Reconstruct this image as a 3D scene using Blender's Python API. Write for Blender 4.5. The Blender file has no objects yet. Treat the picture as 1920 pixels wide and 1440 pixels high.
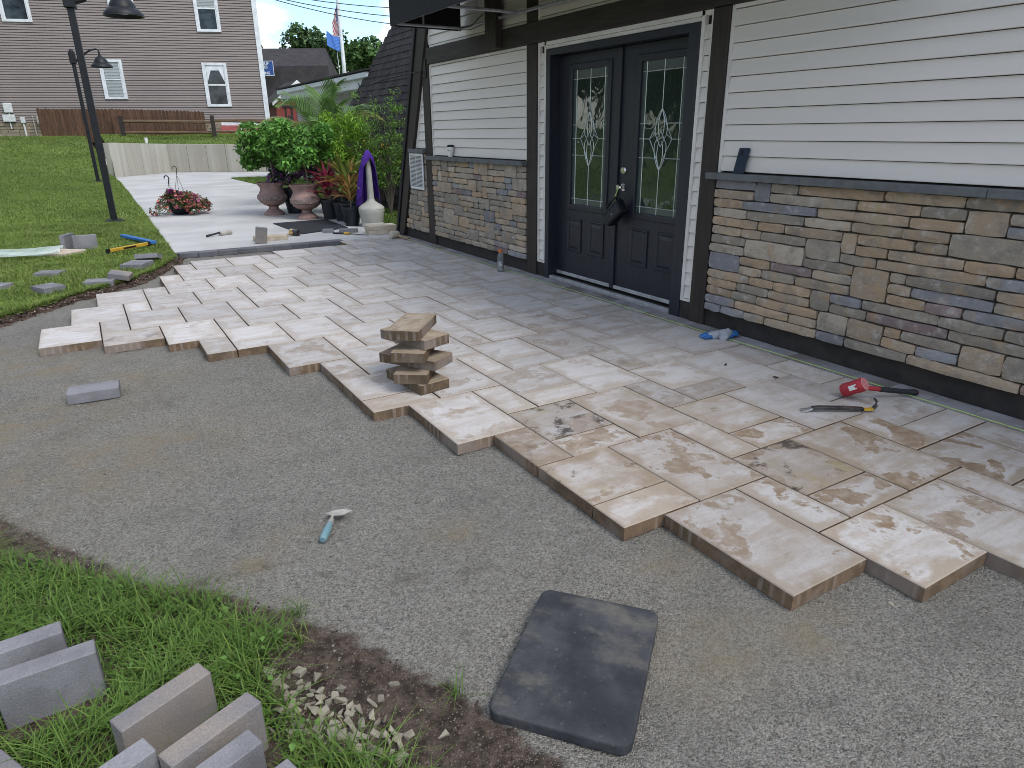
import bpy, bmesh, math, random
import numpy as np
from mathutils import Vector, Matrix, Euler, noise as mnoise
random.seed(7); rng = np.random.default_rng(7)
S = bpy.context.scene; COL = S.collection; R = math.radians; PI = math.pi

# ------------------------------------------------------------------ camera, sky, sun, exposure
CAMZ = 1.414
cam = bpy.data.cameras.new('camera'); camo = bpy.data.objects.new('camera', cam); COL.objects.link(camo)
cam.sensor_fit = 'HORIZONTAL'; cam.sensor_width = 36; cam.lens = 1279/1920*36
cam.clip_start = .05; cam.clip_end = 3000
rt = Vector((.85499581, -.51857188, -.00808469)); up = Vector((.1866679, .29315035, .93766623)); fw = Vector((.48387731, .80320986, -.34744305))
m = Matrix((rt, up, -fw)).transposed().to_4x4(); m.translation = (0, 0, CAMZ)
camo.matrix_world = m; S.camera = camo

SUN_EL, SUN_AZ = R(54), R(158)          # azimuth from +y towards +x
W = bpy.data.worlds.new('World'); S.world = W; W.use_nodes = True
nt = W.node_tree; nt.nodes.clear()
def wn(t): return nt.nodes.new(t)
out = wn('ShaderNodeOutputWorld'); bg = wn('ShaderNodeBackground'); sky = wn('ShaderNodeTexSky')
sky.sky_type = 'NISHITA'; sky.sun_disc = False; sky.sun_elevation = SUN_EL; sky.sun_rotation = SUN_AZ
sky.air_density = 1.0; sky.dust_density = .8; sky.ozone_density = 1.6
bg.inputs[1].default_value = .135
tc = wn('ShaderNodeTexCoord'); mp = wn('ShaderNodeMapping'); mp.inputs['Scale'].default_value = (1, 1, 2.6); mp.inputs['Location'].default_value = (.9, .55, .30)
cn = wn('ShaderNodeTexNoise'); cn.inputs['Scale'].default_value = 3.1; cn.inputs['Detail'].default_value = 9; cn.inputs['Roughness'].default_value = .56
cr = wn('ShaderNodeValToRGB'); cr.color_ramp.elements[0].position = .475; cr.color_ramp.elements[1].position = .56
c2 = wn('ShaderNodeTexNoise'); c2.inputs['Scale'].default_value = 7; c2.inputs['Detail'].default_value = 6
cr2 = wn('ShaderNodeValToRGB'); cr2.color_ramp.elements[0].color = (5.6, 5.5, 5.5, 1); cr2.color_ramp.elements[1].color = (8.2, 8.0, 7.8, 1)
cr2.color_ramp.elements[0].position = .35; cr2.color_ramp.elements[1].position = .6
tint = wn('ShaderNodeMixRGB'); tint.blend_type = 'MULTIPLY'; tint.inputs[0].default_value = 1; tint.inputs[2].default_value = (1.0, 1.08, 1.12, 1)
mx = wn('ShaderNodeMixRGB')
L = nt.links.new
L(tc.outputs['Generated'], mp.inputs[0]); L(mp.outputs[0], cn.inputs['Vector']); L(mp.outputs[0], c2.inputs['Vector'])
L(cn.outputs[0], cr.inputs[0]); L(c2.outputs[0], cr2.inputs[0]); L(cr.outputs[0], mx.inputs[0]); L(sky.outputs[0], tint.inputs[1]); L(tint.outputs[0], mx.inputs[1]); L(cr2.outputs[0], mx.inputs[2])
L(mx.outputs[0], bg.inputs[0]); L(bg.outputs[0], out.inputs[0])
sl = bpy.data.lights.new('sun', 'SUN'); sl.energy = 1.5; sl.angle = R(26); sl.color = (1, .965, .92)
so = bpy.data.objects.new('sun', sl); COL.objects.link(so)
sd = Vector((math.sin(SUN_AZ)*math.cos(SUN_EL), math.cos(SUN_AZ)*math.cos(SUN_EL), math.sin(SUN_EL)))
so.rotation_euler = sd.to_track_quat('Z', 'Y').to_euler()
S.view_settings.view_transform = 'Standard'; S.view_settings.look = 'None'; S.view_settings.gamma = 1; S.view_settings.exposure = .74
try: S.view_settings.use_curve_mapping = False
except Exception: pass
S.cycles.filter_width = .95; S.cycles.max_bounces = 5; S.cycles.diffuse_bounces = 2; S.cycles.glossy_bounces = 2; S.cycles.transmission_bounces = 4
S.cycles.transparent_max_bounces = 6; S.cycles.caustics_reflective = False; S.cycles.caustics_refractive = False

# ------------------------------------------------------------------ helpers
def setp(o, label=None, cat=None, group=None, kind=None):
    if label: o['label'] = label
    if cat: o['category'] = cat
    if group: o['group'] = group
    if kind: o['kind'] = kind
    return o
def thing(name, label, cat, loc=(0, 0, 0), rz=0, group=None):
    o = bpy.data.objects.new(name, None); o.empty_display_size = .05; COL.objects.link(o)
    o.location = loc; o.rotation_euler = (0, 0, rz)
    return setp(o, label, cat, group)
def link(name, me, mat, parent=None, loc=(0, 0, 0), rot=(0, 0, 0)):
    o = bpy.data.objects.new(name, me); COL.objects.link(o)
    if mat and not me.materials: me.materials.append(mat)
    o.location = loc; o.rotation_euler = rot
    if parent: o.parent = parent
    return o
def bevelmod(o, w, seg=2):
    b = o.modifiers.new('bevel', 'BEVEL'); b.width = w; b.segments = seg; b.limit_method = 'ANGLE'; b.angle_limit = R(35)
    return o
class MB:
    def __init__(s): s.v = []; s.f = []
    def add(s, vs, fs):
        n = len(s.v); s.v += [tuple(x) for x in vs]; s.f += [tuple(i+n for i in f) for f in fs]; return s
    def box(s, x0, x1, y0, y1, z0, z1, M=None):
        vs = [Vector((x, y, z)) for z in (z0, z1) for x, y in ((x0, y0), (x1, y0), (x1, y1), (x0, y1))]
        if M: vs = [M @ v for v in vs]
        return s.add(vs, [(3, 2, 1, 0), (4, 5, 6, 7), (0, 1, 5, 4), (1, 2, 6, 5), (2, 3, 7, 6), (3, 0, 4, 7)])
    def tube(s, pts, r, n=8, caps=True):
        pts = [Vector(p) for p in pts]; k = len(pts)
        rs = r if isinstance(r, (list, tuple)) else [r]*k
        vs = []; prev = None
        for i, p in enumerate(pts):
            t = (pts[min(i+1, k-1)]-pts[max(i-1, 0)]).normalized()
            a = (prev if prev else (Vector((0, 0, 1)) if abs(t.z) < .9 else Vector((1, 0, 0))))
            a = (a-t*a.dot(t)).normalized(); prev = a; b = t.cross(a)
            for j in range(n):
                q = 2*PI*j/n; vs.append(p+(a*math.cos(q)+b*math.sin(q))*rs[i])
        fs = [(i*n+j, i*n+(j+1) % n, (i+1)*n+(j+1) % n, (i+1)*n+j) for i in range(k-1) for j in range(n)]
        if caps: fs += [tuple(range(n-1, -1, -1)), tuple((k-1)*n+j for j in range(n))]
        return s.add(vs, fs)
    def lathe(s, prof, n=24, c=(0, 0, 0), fn=None, caps=True):
        vs = []; k = len(prof)
        for r, z in prof:
            for j in range(n):
                q = 2*PI*j/n; rr = fn(r, z, q) if fn else r
                vs.append((c[0]+rr*math.cos(q), c[1]+rr*math.sin(q), c[2]+z))
        fs = [(i*n+j, i*n+(j+1) % n, (i+1)*n+(j+1) % n, (i+1)*n+j) for i in range(k-1) for j in range(n)]
        if caps: fs += [tuple(range(n-1, -1, -1)), tuple((k-1)*n+j for j in range(n))]
        return s.add(vs, fs)
    def prism(s, poly, h0, h1, fn):
        """poly of (a,b); fn(a,b,h)->xyz"""
        n = len(poly); vs = [fn(a, b, h0) for a, b in poly]+[fn(a, b, h1) for a, b in poly]
        return s.add(vs, [tuple(range(n-1, -1, -1)), tuple(range(n, 2*n))]+[(i, (i+1) % n, n+(i+1) % n, n+i) for i in range(n)])
    def mesh(s, name):
        me = bpy.data.meshes.new(name); me.from_pydata(s.v, [], s.f); me.update()
        bm = bmesh.new(); bm.from_mesh(me); bmesh.ops.recalc_face_normals(bm, faces=bm.faces); bm.to_mesh(me); bm.free()
        return me
    def build(s, name, mat, parent=None, smooth=False, bevel=0, loc=(0, 0, 0), rot=(0, 0, 0)):
        me = s.mesh(name)
        if smooth: me.shade_smooth() if smooth is True else (me.shade_smooth(), me.set_sharp_from_angle(angle=R(smooth)))
        o = link(name, me, mat, parent, loc, rot)
        if parent is not None and WORLD_PARTS and parent.get('_w'):
            o.location = Vector(loc)-parent.location
        return bevelmod(o, bevel) if bevel else o
WORLD_PARTS = True
def wthing(name, label, cat, loc, group=None):
    """thing whose parts are written in world coordinates (no rotation)"""
    o = thing(name, label, cat, loc, 0, group); o['_w'] = 1; return o
def subpart(name, mb, mat, part, **k):
    o = mb.build(name, mat, None, **k); o.parent = part
    o.location = Vector(o.location)-world_loc(part); return o
def world_loc(o):
    v = Vector((0, 0, 0))
    while o: v += o.location; o = o.parent
    return v
def npmesh(name, V, F, col=None, smooth=False):
    V = np.ascontiguousarray(V, np.float32); F = np.ascontiguousarray(F, np.int32); k = F.shape[1]
    me = bpy.data.meshes.new(name); me.vertices.add(len(V)); me.vertices.foreach_set('co', V.ravel())
    me.loops.add(F.size); me.loops.foreach_set('vertex_index', F.ravel())
    me.polygons.add(len(F)); me.polygons.foreach_set('loop_start', np.arange(0, F.size, k, dtype=np.int32))
    me.update(calc_edges=True)
    if col is not None:
        a = me.color_attributes.new('Col', 'FLOAT_COLOR', 'POINT')
        a.data.foreach_set('color', np.c_[col, np.ones(len(col))].astype(np.float32).ravel())
    if smooth: me.shade_smooth()
    me.validate()
    return me

# ------------------------------------------------------------------ materials
class G:
    def __init__(s, name):
        s.m = bpy.data.materials.new(name); s.m.use_nodes = True; s.nt = s.m.node_tree
        s.b = s.nt.nodes['Principled BSDF']
    def n(s, t, **k):
        nd = s.nt.nodes.new('ShaderNode'+t)
        for a, v in k.items(): setattr(nd, a, v)
        return nd
    def l(s, a, b): s.nt.links.new(a, b); return s
    def val(s, sock, v):
        if hasattr(v, 'is_output'): s.l(v, sock)
        else: sock.default_value = v
    def math(s, op, a, b=0., c=None, clamp=False):
        nd = s.n('Math', operation=op); nd.use_clamp = clamp; s.val(nd.inputs[0], a); s.val(nd.inputs[1], b)
        if c is not None: s.val(nd.inputs[2], c)
        return nd.outputs[0]
    def mix(s, f, a, b, mode='MIX'):
        nd = s.n('MixRGB', blend_type=mode); s.val(nd.inputs[0], f)
        for i, c in ((1, a), (2, b)): s.val(nd.inputs[i], c if hasattr(c, 'is_output') else (*c, 1)[:4])
        return nd.outputs[0]
    def noise(s, vec, scale, detail=5, rough=.55, dist=0.):
        nd = s.n('TexNoise'); s.val(nd.inputs['Vector'], vec); nd.inputs['Scale'].default_value = scale
        nd.inputs['Detail'].default_value = detail; nd.inputs['Roughness'].default_value = rough; nd.inputs['Distortion'].default_value = dist
        return nd.outputs[0]
    def ramp(s, f, lo, hi):
        nd = s.n('MapRange'); nd.interpolation_type = 'SMOOTHSTEP'; s.val(nd.inputs[0], f); s.val(nd.inputs[1], lo); s.val(nd.inputs[2], hi); return nd.outputs[0]
    def coord(s, which='Object', scale=(1, 1, 1), rand=0):
        o = s.n('TexCoord').outputs[which]
        if rand:
            oi = s.n('ObjectInfo'); v = s.n('VectorMath', operation='SCALE'); v.inputs[0].default_value = (37.1, 91.7, 53.3); s.l(oi.outputs['Random'], v.inputs[3])
            a = s.n('VectorMath', operation='ADD'); s.l(o, a.inputs[0]); s.l(v.outputs[0], a.inputs[1]); o = a.outputs[0]
        if scale != (1, 1, 1):
            m_ = s.n('VectorMath', operation='MULTIPLY'); s.l(o, m_.inputs[0]); m_.inputs[1].default_value = scale; o = m_.outputs[0]
        return o
    def bump(s, h, strength=.3, dist=.01):
        nd = s.n('Bump'); nd.inputs['Strength'].default_value = strength; nd.inputs['Distance'].default_value = dist; s.val(nd.inputs['Height'], h)
        s.l(nd.outputs[0], s.b.inputs['Normal']); return nd
    def fin(s, col, rough=.7, metal=0., spec=.4):
        s.val(s.b.inputs['Base Color'], col if hasattr(col, 'is_output') else (*col, 1)[:4]); s.val(s.b.inputs['Roughness'], rough)
        s.b.inputs['Metallic'].default_value = metal; s.b.inputs['Specular IOR Level'].default_value = spec; return s.m
def mat(name, c1, c2=None, scale=8, rough=.7, bump=0., bscale=60, metal=0., spec=.4, stretch=(1, 1, 1), lo=.35, hi=.65, rand=1, var=.0, bdist=.004, grain=0.):
    g = G(name); c2 = c2 or tuple(x*.82 for x in c1); P = g.coord('Object', stretch, rand)
    col = g.mix(g.ramp(g.noise(P, scale), lo, hi), c1, c2)
    if var:
        oi = g.n('ObjectInfo'); k = g.math('MULTIPLY_ADD', oi.outputs['Random'], var*2, 1-var)
        cb = g.n('CombineXYZ')
        for i in range(3): g.l(k, cb.inputs[i])
        col = g.mix(1., col, cb.outputs[0], 'MULTIPLY')
    if grain:
        gk = g.math('MULTIPLY_ADD', g.math('SUBTRACT', g.noise(g.coord('Object', rand=1), bscale*1.6, 4, .7), .5), grain*4, 1.); cg = g.n('CombineXYZ'); [g.l(gk, cg.inputs[i]) for i in range(3)]; col = g.mix(1., col, cg.outputs[0], 'MULTIPLY')
        pore = g.ramp(g.noise(g.coord('Object', rand=1), bscale*.55, 3), .68, .74); col = g.mix(g.math('MULTIPLY', pore, .45), col, tuple(x*.35 for x in c1))
    if bump: g.bump(g.noise(P, bscale, 4), bump, bdist)
    return g.fin(col, rough, metal, spec)
def vcol(name, rough=.6, trans=.0, mul=1.):
    g = G(name); a = g.n('Attribute', attribute_name='Col'); c = a.outputs[0]
    g.fin(c, rough, 0, .3)
    if trans:
        t = g.n('BsdfTranslucent'); g.l(c, t.inputs[0]); ms = g.n('MixShader'); ms.inputs[0].default_value = trans
        g.l(g.b.outputs[0], ms.inputs[1]); g.l(t.outputs[0], ms.inputs[2]); g.l(ms.outputs[0], g.nt.nodes['Material Output'].inputs[0])
    return g.m
MT = {}
# paving slab: cream concrete with streaks, efflorescence rings and brown stains
def slab_mat(name, cream, white, tan, brown, side):
    g = G(name); P = g.coord('Object', rand=1); PS = g.coord('Object', (2.2, 10, 3), rand=1)
    at = lambda k: g.n('Attribute', attribute_type='OBJECT', attribute_name=k).outputs['Fac']
    stain, dirt, sx, sy, film = at('stain'), at('dirt'), at('hx'), at('hy'), at('film')
    n1 = g.noise(P, 3.6, 9, .62, .18); n2 = g.noise(PS, 1.6, 7, .6, .4); n3 = g.noise(P, 75, 3); n4 = g.noise(P, 13, 6, .65, .3); n5 = g.noise(PS, 3.5, 6, .6)
    sp = g.n('SeparateXYZ'); g.l(g.n('TexCoord').outputs['Object'], sp.inputs[0])
    ex = g.math('SUBTRACT', sx, g.math('ABSOLUTE', sp.outputs[0])); ey = g.math('SUBTRACT', sy, g.math('ABSOLUTE', sp.outputs[1]))
    ed = g.math('MINIMUM', ex, ey); ed = g.math('ADD', ed, g.math('MULTIPLY', g.math('SUBTRACT', n1, .47), .34))
    inner = g.ramp(ed, .012, .06)
    col = g.mix(g.math('MULTIPLY_ADD', stain, .72, .10), cream, tan)
    wz = g.math('MULTIPLY', g.math('MULTIPLY', inner, g.math('MULTIPLY_ADD', stain, -.15, 1.)), g.math('MULTIPLY_ADD', g.ramp(n2, .36, .62), .62, .32)); col = g.mix(wz, col, white)
    col = g.mix(g.math('MULTIPLY', g.ramp(n5, .52, .74), .38), col, tan)
    isl = g.math('MULTIPLY', g.ramp(n1, .53, .565), g.math('MULTIPLY', stain, inner))
    col = g.mix(g.math('MULTIPLY', isl, .8), col, tan)
    col = g.mix(g.math('MULTIPLY', isl, g.math('MULTIPLY', g.ramp(n4, .34, .62), .9)), col, brown)
    ring = g.math('MULTIPLY', g.math('MULTIPLY', g.ramp(n1, .495, .52), g.math('SUBTRACT', 1., g.ramp(n1, .53, .555))), g.math('MULTIPLY', stain, inner))
    col = g.mix(g.math('MULTIPLY', ring, .45), col, white)
    col = g.mix(g.math('MULTIPLY', g.ramp(n4, .52, .74), g.math('MULTIPLY', stain, .42)), col, brown)
    col = g.mix(g.math('MULTIPLY', film, g.math('MULTIPLY_ADD', g.ramp(g.noise(P, 5.5, 7, .65), .3, .66), .75, .2)), col, (.235, .175, .118))
    fg = g.math('MULTIPLY_ADD', g.noise(P, 150, 4, .7), .5, .75); cf = g.n('CombineXYZ'); [g.l(fg, cf.inputs[i]) for i in range(3)]; col = g.mix(1., col, cf.outputs[0], 'MULTIPLY')
    spk = g.ramp(n3, .66, .74)
    col = g.mix(g.math('MULTIPLY', spk, g.math('MULTIPLY_ADD', stain, .3, .12)), col, (.16, .12, .09))
    dn = g.math('MULTIPLY', g.ramp(g.noise(P, 6.5, 8, .72, .4), .53, .63), dirt)
    col = g.mix(g.math('MULTIPLY', dn, .9), col, (.055, .043, .035))
    col = g.mix(g.math('MULTIPLY', g.ramp(g.noise(P, 5, 4), .55, .75), g.math('MULTIPLY', dirt, .5)), col, (.3, .25, .1))
    tn = g.math('MULTIPLY_ADD', g.n('ObjectInfo').outputs['Random'], .26, .85)
    cb = g.n('CombineXYZ'); [g.l(tn, cb.inputs[i]) for i in range(3)]; col = g.mix(1., col, cb.outputs[0], 'MULTIPLY')
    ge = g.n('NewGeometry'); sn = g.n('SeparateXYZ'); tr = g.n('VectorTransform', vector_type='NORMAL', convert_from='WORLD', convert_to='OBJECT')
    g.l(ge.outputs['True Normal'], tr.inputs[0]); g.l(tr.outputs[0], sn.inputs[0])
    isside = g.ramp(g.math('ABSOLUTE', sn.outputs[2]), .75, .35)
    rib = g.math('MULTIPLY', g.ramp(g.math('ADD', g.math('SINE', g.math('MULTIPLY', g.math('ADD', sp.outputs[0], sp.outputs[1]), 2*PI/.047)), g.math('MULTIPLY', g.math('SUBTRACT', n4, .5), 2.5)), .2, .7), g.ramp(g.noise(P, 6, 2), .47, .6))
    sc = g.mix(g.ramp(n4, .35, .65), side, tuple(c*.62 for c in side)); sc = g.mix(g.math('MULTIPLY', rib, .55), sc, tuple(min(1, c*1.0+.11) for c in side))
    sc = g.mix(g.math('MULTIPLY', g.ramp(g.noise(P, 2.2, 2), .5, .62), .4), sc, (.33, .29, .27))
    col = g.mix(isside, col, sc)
    g.bump(g.math('ADD', g.math('MULTIPLY', n5, .6), g.math('MULTIPLY', n3, .35)), .35, .004)
    return g.fin(col, .82, 0, .25)
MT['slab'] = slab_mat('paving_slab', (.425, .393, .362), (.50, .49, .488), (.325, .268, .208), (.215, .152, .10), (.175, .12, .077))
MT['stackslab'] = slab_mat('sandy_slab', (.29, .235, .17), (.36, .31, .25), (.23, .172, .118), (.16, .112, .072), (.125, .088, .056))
MT['paver'] = mat('grey_paver', (.235, .232, .245), (.165, .162, .172), 5, .85, .6, 140, spec=.2, var=.12, bdist=.003, grain=.3)
MT['paver_tan'] = mat('tan_grey_paver', (.25, .218, .19), (.17, .165, .174), 4, .85, .6, 140, spec=.2, var=.1, bdist=.003, grain=.3)
MT['border'] = mat('border_paver', (.28, .28, .295), (.18, .165, .155), 3.2, .85, .3, 120, spec=.2, var=.16, bdist=.003, stretch=(1.5, 1, 1))
MT['edgepaver'] = mat('dark_edge_paver', (.15, .15, .16), (.10, .10, .11), 3.2, .85, .3, 120, spec=.2, var=.16, bdist=.003)
MT['palepaver'] = mat('pale_slab', (.52, .45, .36), (.40, .33, .24), 6, .85, .3, 90, var=.06)
MT['concrete'] = mat('concrete', (.47, .465, .45), (.38, .375, .362), .9, .85, .25, 180, spec=.25, rand=0, bdist=.002, grain=.1)
g = G('retaining_concrete'); P = g.coord('Object', (1.6, 1.6, .12), 0); P2 = g.coord('Object', rand=1)
c = g.mix(g.ramp(g.noise(P, 1.6, 6, .6), .3, .7), (.42, .40, .345), (.32, .30, .245)); c = g.mix(g.math('MULTIPLY', g.ramp(g.noise(P, 7, 4), .6, .7), .3), c, (.47, .45, .41))
g.bump(g.noise(P2, 25, 4), .2, .01); MT['rwall'] = g.fin(c, .88, 0, .2)
# crushed stone bed with tan clay patches and soil from a vertex weight
g = G('crushed_stone'); P = g.coord('Object'); a = g.n('Attribute', attribute_name='Col'); sp = g.n('SeparateColor'); g.l(a.outputs[0], sp.inputs[0])
v = g.n('TexVoronoi'); g.l(P, v.inputs['Vector']); v.inputs['Scale'].default_value = 250
v2 = g.n('TexVoronoi'); g.l(P, v2.inputs['Vector']); v2.inputs['Scale'].default_value = 120
sv = g.n('SeparateColor'); g.l(v.outputs['Color'], sv.inputs[0]); sv2 = g.n('SeparateColor'); g.l(v2.outputs['Color'], sv2.inputs[0])
c = g.mix(g.math('MULTIPLY_ADD', sv2.outputs[0], .35, g.math('MULTIPLY', sv.outputs[0], .65)), (.085, .081, .070), (.47, .45, .40))
c = g.mix(g.ramp(sv.outputs[1], .95, .99), c, (.40, .38, .34)); c = g.mix(g.math('MULTIPLY', g.ramp(sv.outputs[2], .9, .95), .5), c, (.3, .21, .165))
c = g.mix(g.math('MULTIPLY', g.ramp(g.noise(P, 1.1, 5), .4, .68), .22), c, (.14, .133, .12)); c = g.mix(g.math('MULTIPLY', g.ramp(g.noise(P, 3.3, 6, .65), .48, .7), .28), c, (.125, .12, .108)); c = g.mix(g.math('MULTIPLY', g.ramp(g.noise(P, .7, 4), .5, .7), .25), c, (.27, .255, .215))
tanm = g.math('MULTIPLY', sp.outputs[1], g.ramp(g.noise(P, 5, 5, .6), .3, .7)); c = g.mix(g.math('MULTIPLY', tanm, .7), c, (.31, .25, .155))
drk = g.math('MULTIPLY', sp.outputs[2], g.ramp(g.noise(P, 22, 4), .35, .6)); c = g.mix(g.math('MULTIPLY', drk, .75), c, (.06, .05, .04))
soil = g.mix(g.ramp(g.noise(P, 26, 6, .65), .35, .65), (.05, .038, .031), (.15, .115, .09)); soil = g.mix(g.ramp(sv.outputs[1], .93, .97), soil, (.26, .21, .17))
sm = g.ramp(g.math('ADD', sp.outputs[0], g.math('MULTIPLY', g.math('SUBTRACT', g.noise(P, 14, 5, .6), .5), .9)), .3, .62); c = g.mix(sm, c, soil)
h = g.math('ADD', g.math('MULTIPLY', v.outputs['Distance'], -1.1), g.math('MULTIPLY', g.noise(P, 420, 3), .5)); h = g.math('ADD', h, g.math('MULTIPLY', v2.outputs['Distance'], -.9))
g.bump(h, 1., .008); MT['gravel'] = g.fin(c, .92, 0, .15)
MT['lawn'] = mat('lawn_ground', (.125, .185, .036), (.085, .135, .026), 1.3, .95, .6, 60, rand=0, bdist=.03)
MT['soil'] = mat('soil', (.095, .062, .045), (.052, .036, .027), 22, .95, .8, 60, rand=0, bdist=.015)
MT['grass'] = vcol('grass_blade', .55, .3); MT['leaf'] = vcol('leaf', .5, .25); MT['vc'] = vcol('vertex_paint', .75)
g = G('far_leaf'); a = g.n('Attribute', attribute_name='Col'); MT['farleaf'] = g.fin(a.outputs[0], .8, 0, .1)
# manufactured ledge stone, tone from the object's colour
g = G('ledge_stone'); P = g.coord('Object', rand=1); P2 = g.coord('Object', (1, 1.2, 4), 1); oc = g.n('ObjectInfo').outputs['Color']
c = g.mix(g.math('MULTIPLY', g.ramp(g.noise(P, 9, 7, .68), .47, .66), .6), oc, (.17, .16, .15)); c = g.mix(g.math('MULTIPLY', g.ramp(g.noise(P, 6, 4), .55, .72), .6), c, (.42, .28, .16))
c = g.mix(g.math('MULTIPLY', g.ramp(g.noise(P, 15, 6, .7), .5, .74), .7), c, (.50, .47, .43))
g.bump(g.math('ADD', g.noise(P2, 14, 6, .7), g.math('MULTIPLY', g.noise(P, 90, 3), .3)), .9, .012); MT['stone'] = g.fin(c, .85, 0, .25)
MT['mortar'] = mat('mortar', (.085, .075, .065), (.06, .053, .047), 12, .95, .4, 60)
MT['capstone'] = mat('grey_capstone', (.125, .135, .14), (.095, .1, .105), 12, .8, .2, 90)
MT['siding'] = mat('vinyl_siding', (.66, .622, .588), (.64, .603, .57), 3, .5, .12, 12, stretch=(1, .25, 6), spec=.35, var=.025, bdist=.0003)
MT['trim'] = mat('vinyl_trim', (.68, .65, .62), None, 3, .5, spec=.35)
MT['timber'] = mat('dark_timber', (.034, .028, .025), (.022, .018, .016), 9, .62, .6, 16, stretch=(3, .35, 3), spec=.35, bdist=.004)
MT['timberv'] = mat('dark_timber_upright', (.036, .028, .024), (.024, .019, .017), 9, .62, .6, 16, stretch=(3, 3, .35), spec=.35, bdist=.004)
MT['base'] = mat('dark_foundation', (.036, .031, .028), (.022, .02, .019), 8, .85, .5, 60, rand=0)
MT['door'] = mat('painted_door', (.015, .017, .028), (.012, .013, .021), 8, .42, .3, 30, stretch=(3, 3, .25), spec=.5, bdist=.0015)
MT['alu'] = mat('aluminium', (.55, .57, .6), (.42, .43, .45), 10, .38, .1, 60, metal=.6)
MT['chrome'] = mat('satin_nickel', (.62, .6, .58), None, 10, .22, metal=1.)
MT['came'] = mat('lead_came', (.55, .60, .57), None, 10, .4, metal=.3)
g = G('door_glass'); P = g.coord('Object', (1, 1, 1), 1); P2 = g.coord('Object', (1, 3, 2.2), 1)
g.bump(g.noise(P2, 2.2, 1, .4, 1.5), .05, .05); MT['glass'] = g.fin((.022, .033, .027), .03, 0, 1.)
g = G('rippled_glass'); P = g.coord('Object', rand=1); g.bump(g.noise(P, 90, 3), .5, .004); MT['ripple'] = g.fin((.05, .068, .066), .12, 0, .8)
MT['awning'] = mat('black_canvas', (.010, .011, .014), (.006, .007, .009), 30, .75, .2, 300, spec=.3)
MT['black'] = mat('black_metal', (.009, .010, .013), (.006, .007, .009), 10, .5, .05, 80, spec=.3)
g = G('foam_rubber'); P = g.coord('Object'); P2 = g.coord('Object', (1.6, 1, 1)); c = g.mix(g.ramp(g.noise(P, 7, 6, .6), .35, .7), (.034, .036, .041), (.066, .069, .075))
c = g.mix(g.math('MULTIPLY', g.ramp(g.noise(P2, 4.2, 8, .68), .52, .72), .8), c, (.14, .13, .11)); c = g.mix(g.math('MULTIPLY', g.ramp(g.noise(P, 60, 4), .62, .75), .5), c, (.15, .15, .15))
g.bump(g.noise(P, 130, 4), .5, .003); MT['rubber'] = g.fin(c, .95, 0, .08)
MT['shingle'] = mat('asphalt_shingle', (.048, .045, .046), (.030, .028, .029), 3, .9, .6, 120, spec=.2, rand=0, bdist=.006)
MT['plastic_w'] = mat('white_plastic', (.68, .69, .70), None, 6, .45)
MT['hsiding'] = mat('taupe_siding', (.265, .226, .212), (.245, .21, .197), .7, .6, rand=0, spec=.25)
MT['hwhite'] = mat('white_frame', (.75, .77, .80), None, 4, .5)
g = G('house_glass'); P = g.coord('Object', rand=1); MT['hglass'] = g.fin(g.mix(g.ramp(g.noise(P, 2.5, 3), .4, .6), (.014, .017, .021), (.04, .05, .06)), .08, 0, .4)
MT['blind'] = mat('window_blind', (.42, .45, .46), None, 3, .6)
MT['fence'] = mat('brown_boards', (.115, .058, .033), (.065, .033, .02), 5, .8, .5, 12, stretch=(4, 4, .35), var=.18, bdist=.006)
MT['rail'] = mat('weathered_rail', (.16, .105, .06), (.09, .06, .038), 6, .85, .5, 14, stretch=(.5, 4, 4), bdist=.008)
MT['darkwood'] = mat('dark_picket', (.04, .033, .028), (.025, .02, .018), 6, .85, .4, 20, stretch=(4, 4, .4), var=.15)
MT['urn'] = mat('pink_urn', (.31, .185, .165), (.22, .15, .135), 9, .75, .5, 30, bdist=.01)
MT['urnrelief'] = mat('urn_relief', (.30, .22, .20), (.16, .115, .105), 34, .85, 1., 34, bdist=.03)
MT['pot'] = mat('nursery_pot', (.008, .011, .017), None, 8, .5)
MT['beige'] = mat('beige_plastic', (.38, .375, .335), (.33, .325, .29), 5, .6)
MT['purple'] = mat('purple_towel', (.075, .03, .23), (.045, .018, .15), 9, .95, .5, 140, spec=.1, bdist=.004)
MT['red'] = mat('red_mallet', (.40, .028, .040), (.30, .022, .032), 9, .5, .1, 40)
MT['redface'] = mat('worn_red_face', (.52, .22, .22), (.45, .14, .15), 20, .7)
MT['grip'] = mat('rubber_grip', (.018, .02, .026), None, 9, .6, .4, 200)
MT['steel'] = mat('worn_steel', (.12, .11, .11), (.045, .04, .042), 14, .42, .2, 60, metal=.7)
MT['brightsteel'] = mat('bright_steel', (.55, .56, .58), (.38, .38, .39), 20, .35, metal=.8)
MT['dustysteel'] = mat('dusty_blade', (.46, .43, .39), (.34, .31, .27), 14, .6, metal=.3)
MT['yellow'] = mat('yellow_plastic', (.55, .33, .03), (.42, .25, .03), 12, .5)
MT['blue'] = mat('blue_plastic', (.03, .16, .42), (.025, .11, .31), 8, .5)
MT['glove'] = mat('glove_knit', (.36, .38, .42), (.25, .26, .29), 25, .9, .6, 200)
MT['teal'] = mat('teal_handle', (.12, .235, .27), (.17, .245, .26), 14, .55)
MT['wood'] = mat('wood_handle', (.36, .25, .14), (.24, .16, .09), 8, .65, .2, 20, stretch=(6, 6, .6))
MT['whiterub'] = mat('cream_rubber', (.52, .47, .38), (.42, .38, .3), 12, .75)
MT['string'] = mat('green_string', (.42, .62, .16), None, 30, .7)
g = G('bottle_plastic'); g.b.inputs['Transmission Weight'].default_value = .75; g.b.inputs['IOR'].default_value = 1.2; MT['bottle'] = g.fin((.55, .58, .60), .15, 0, .5)
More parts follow.
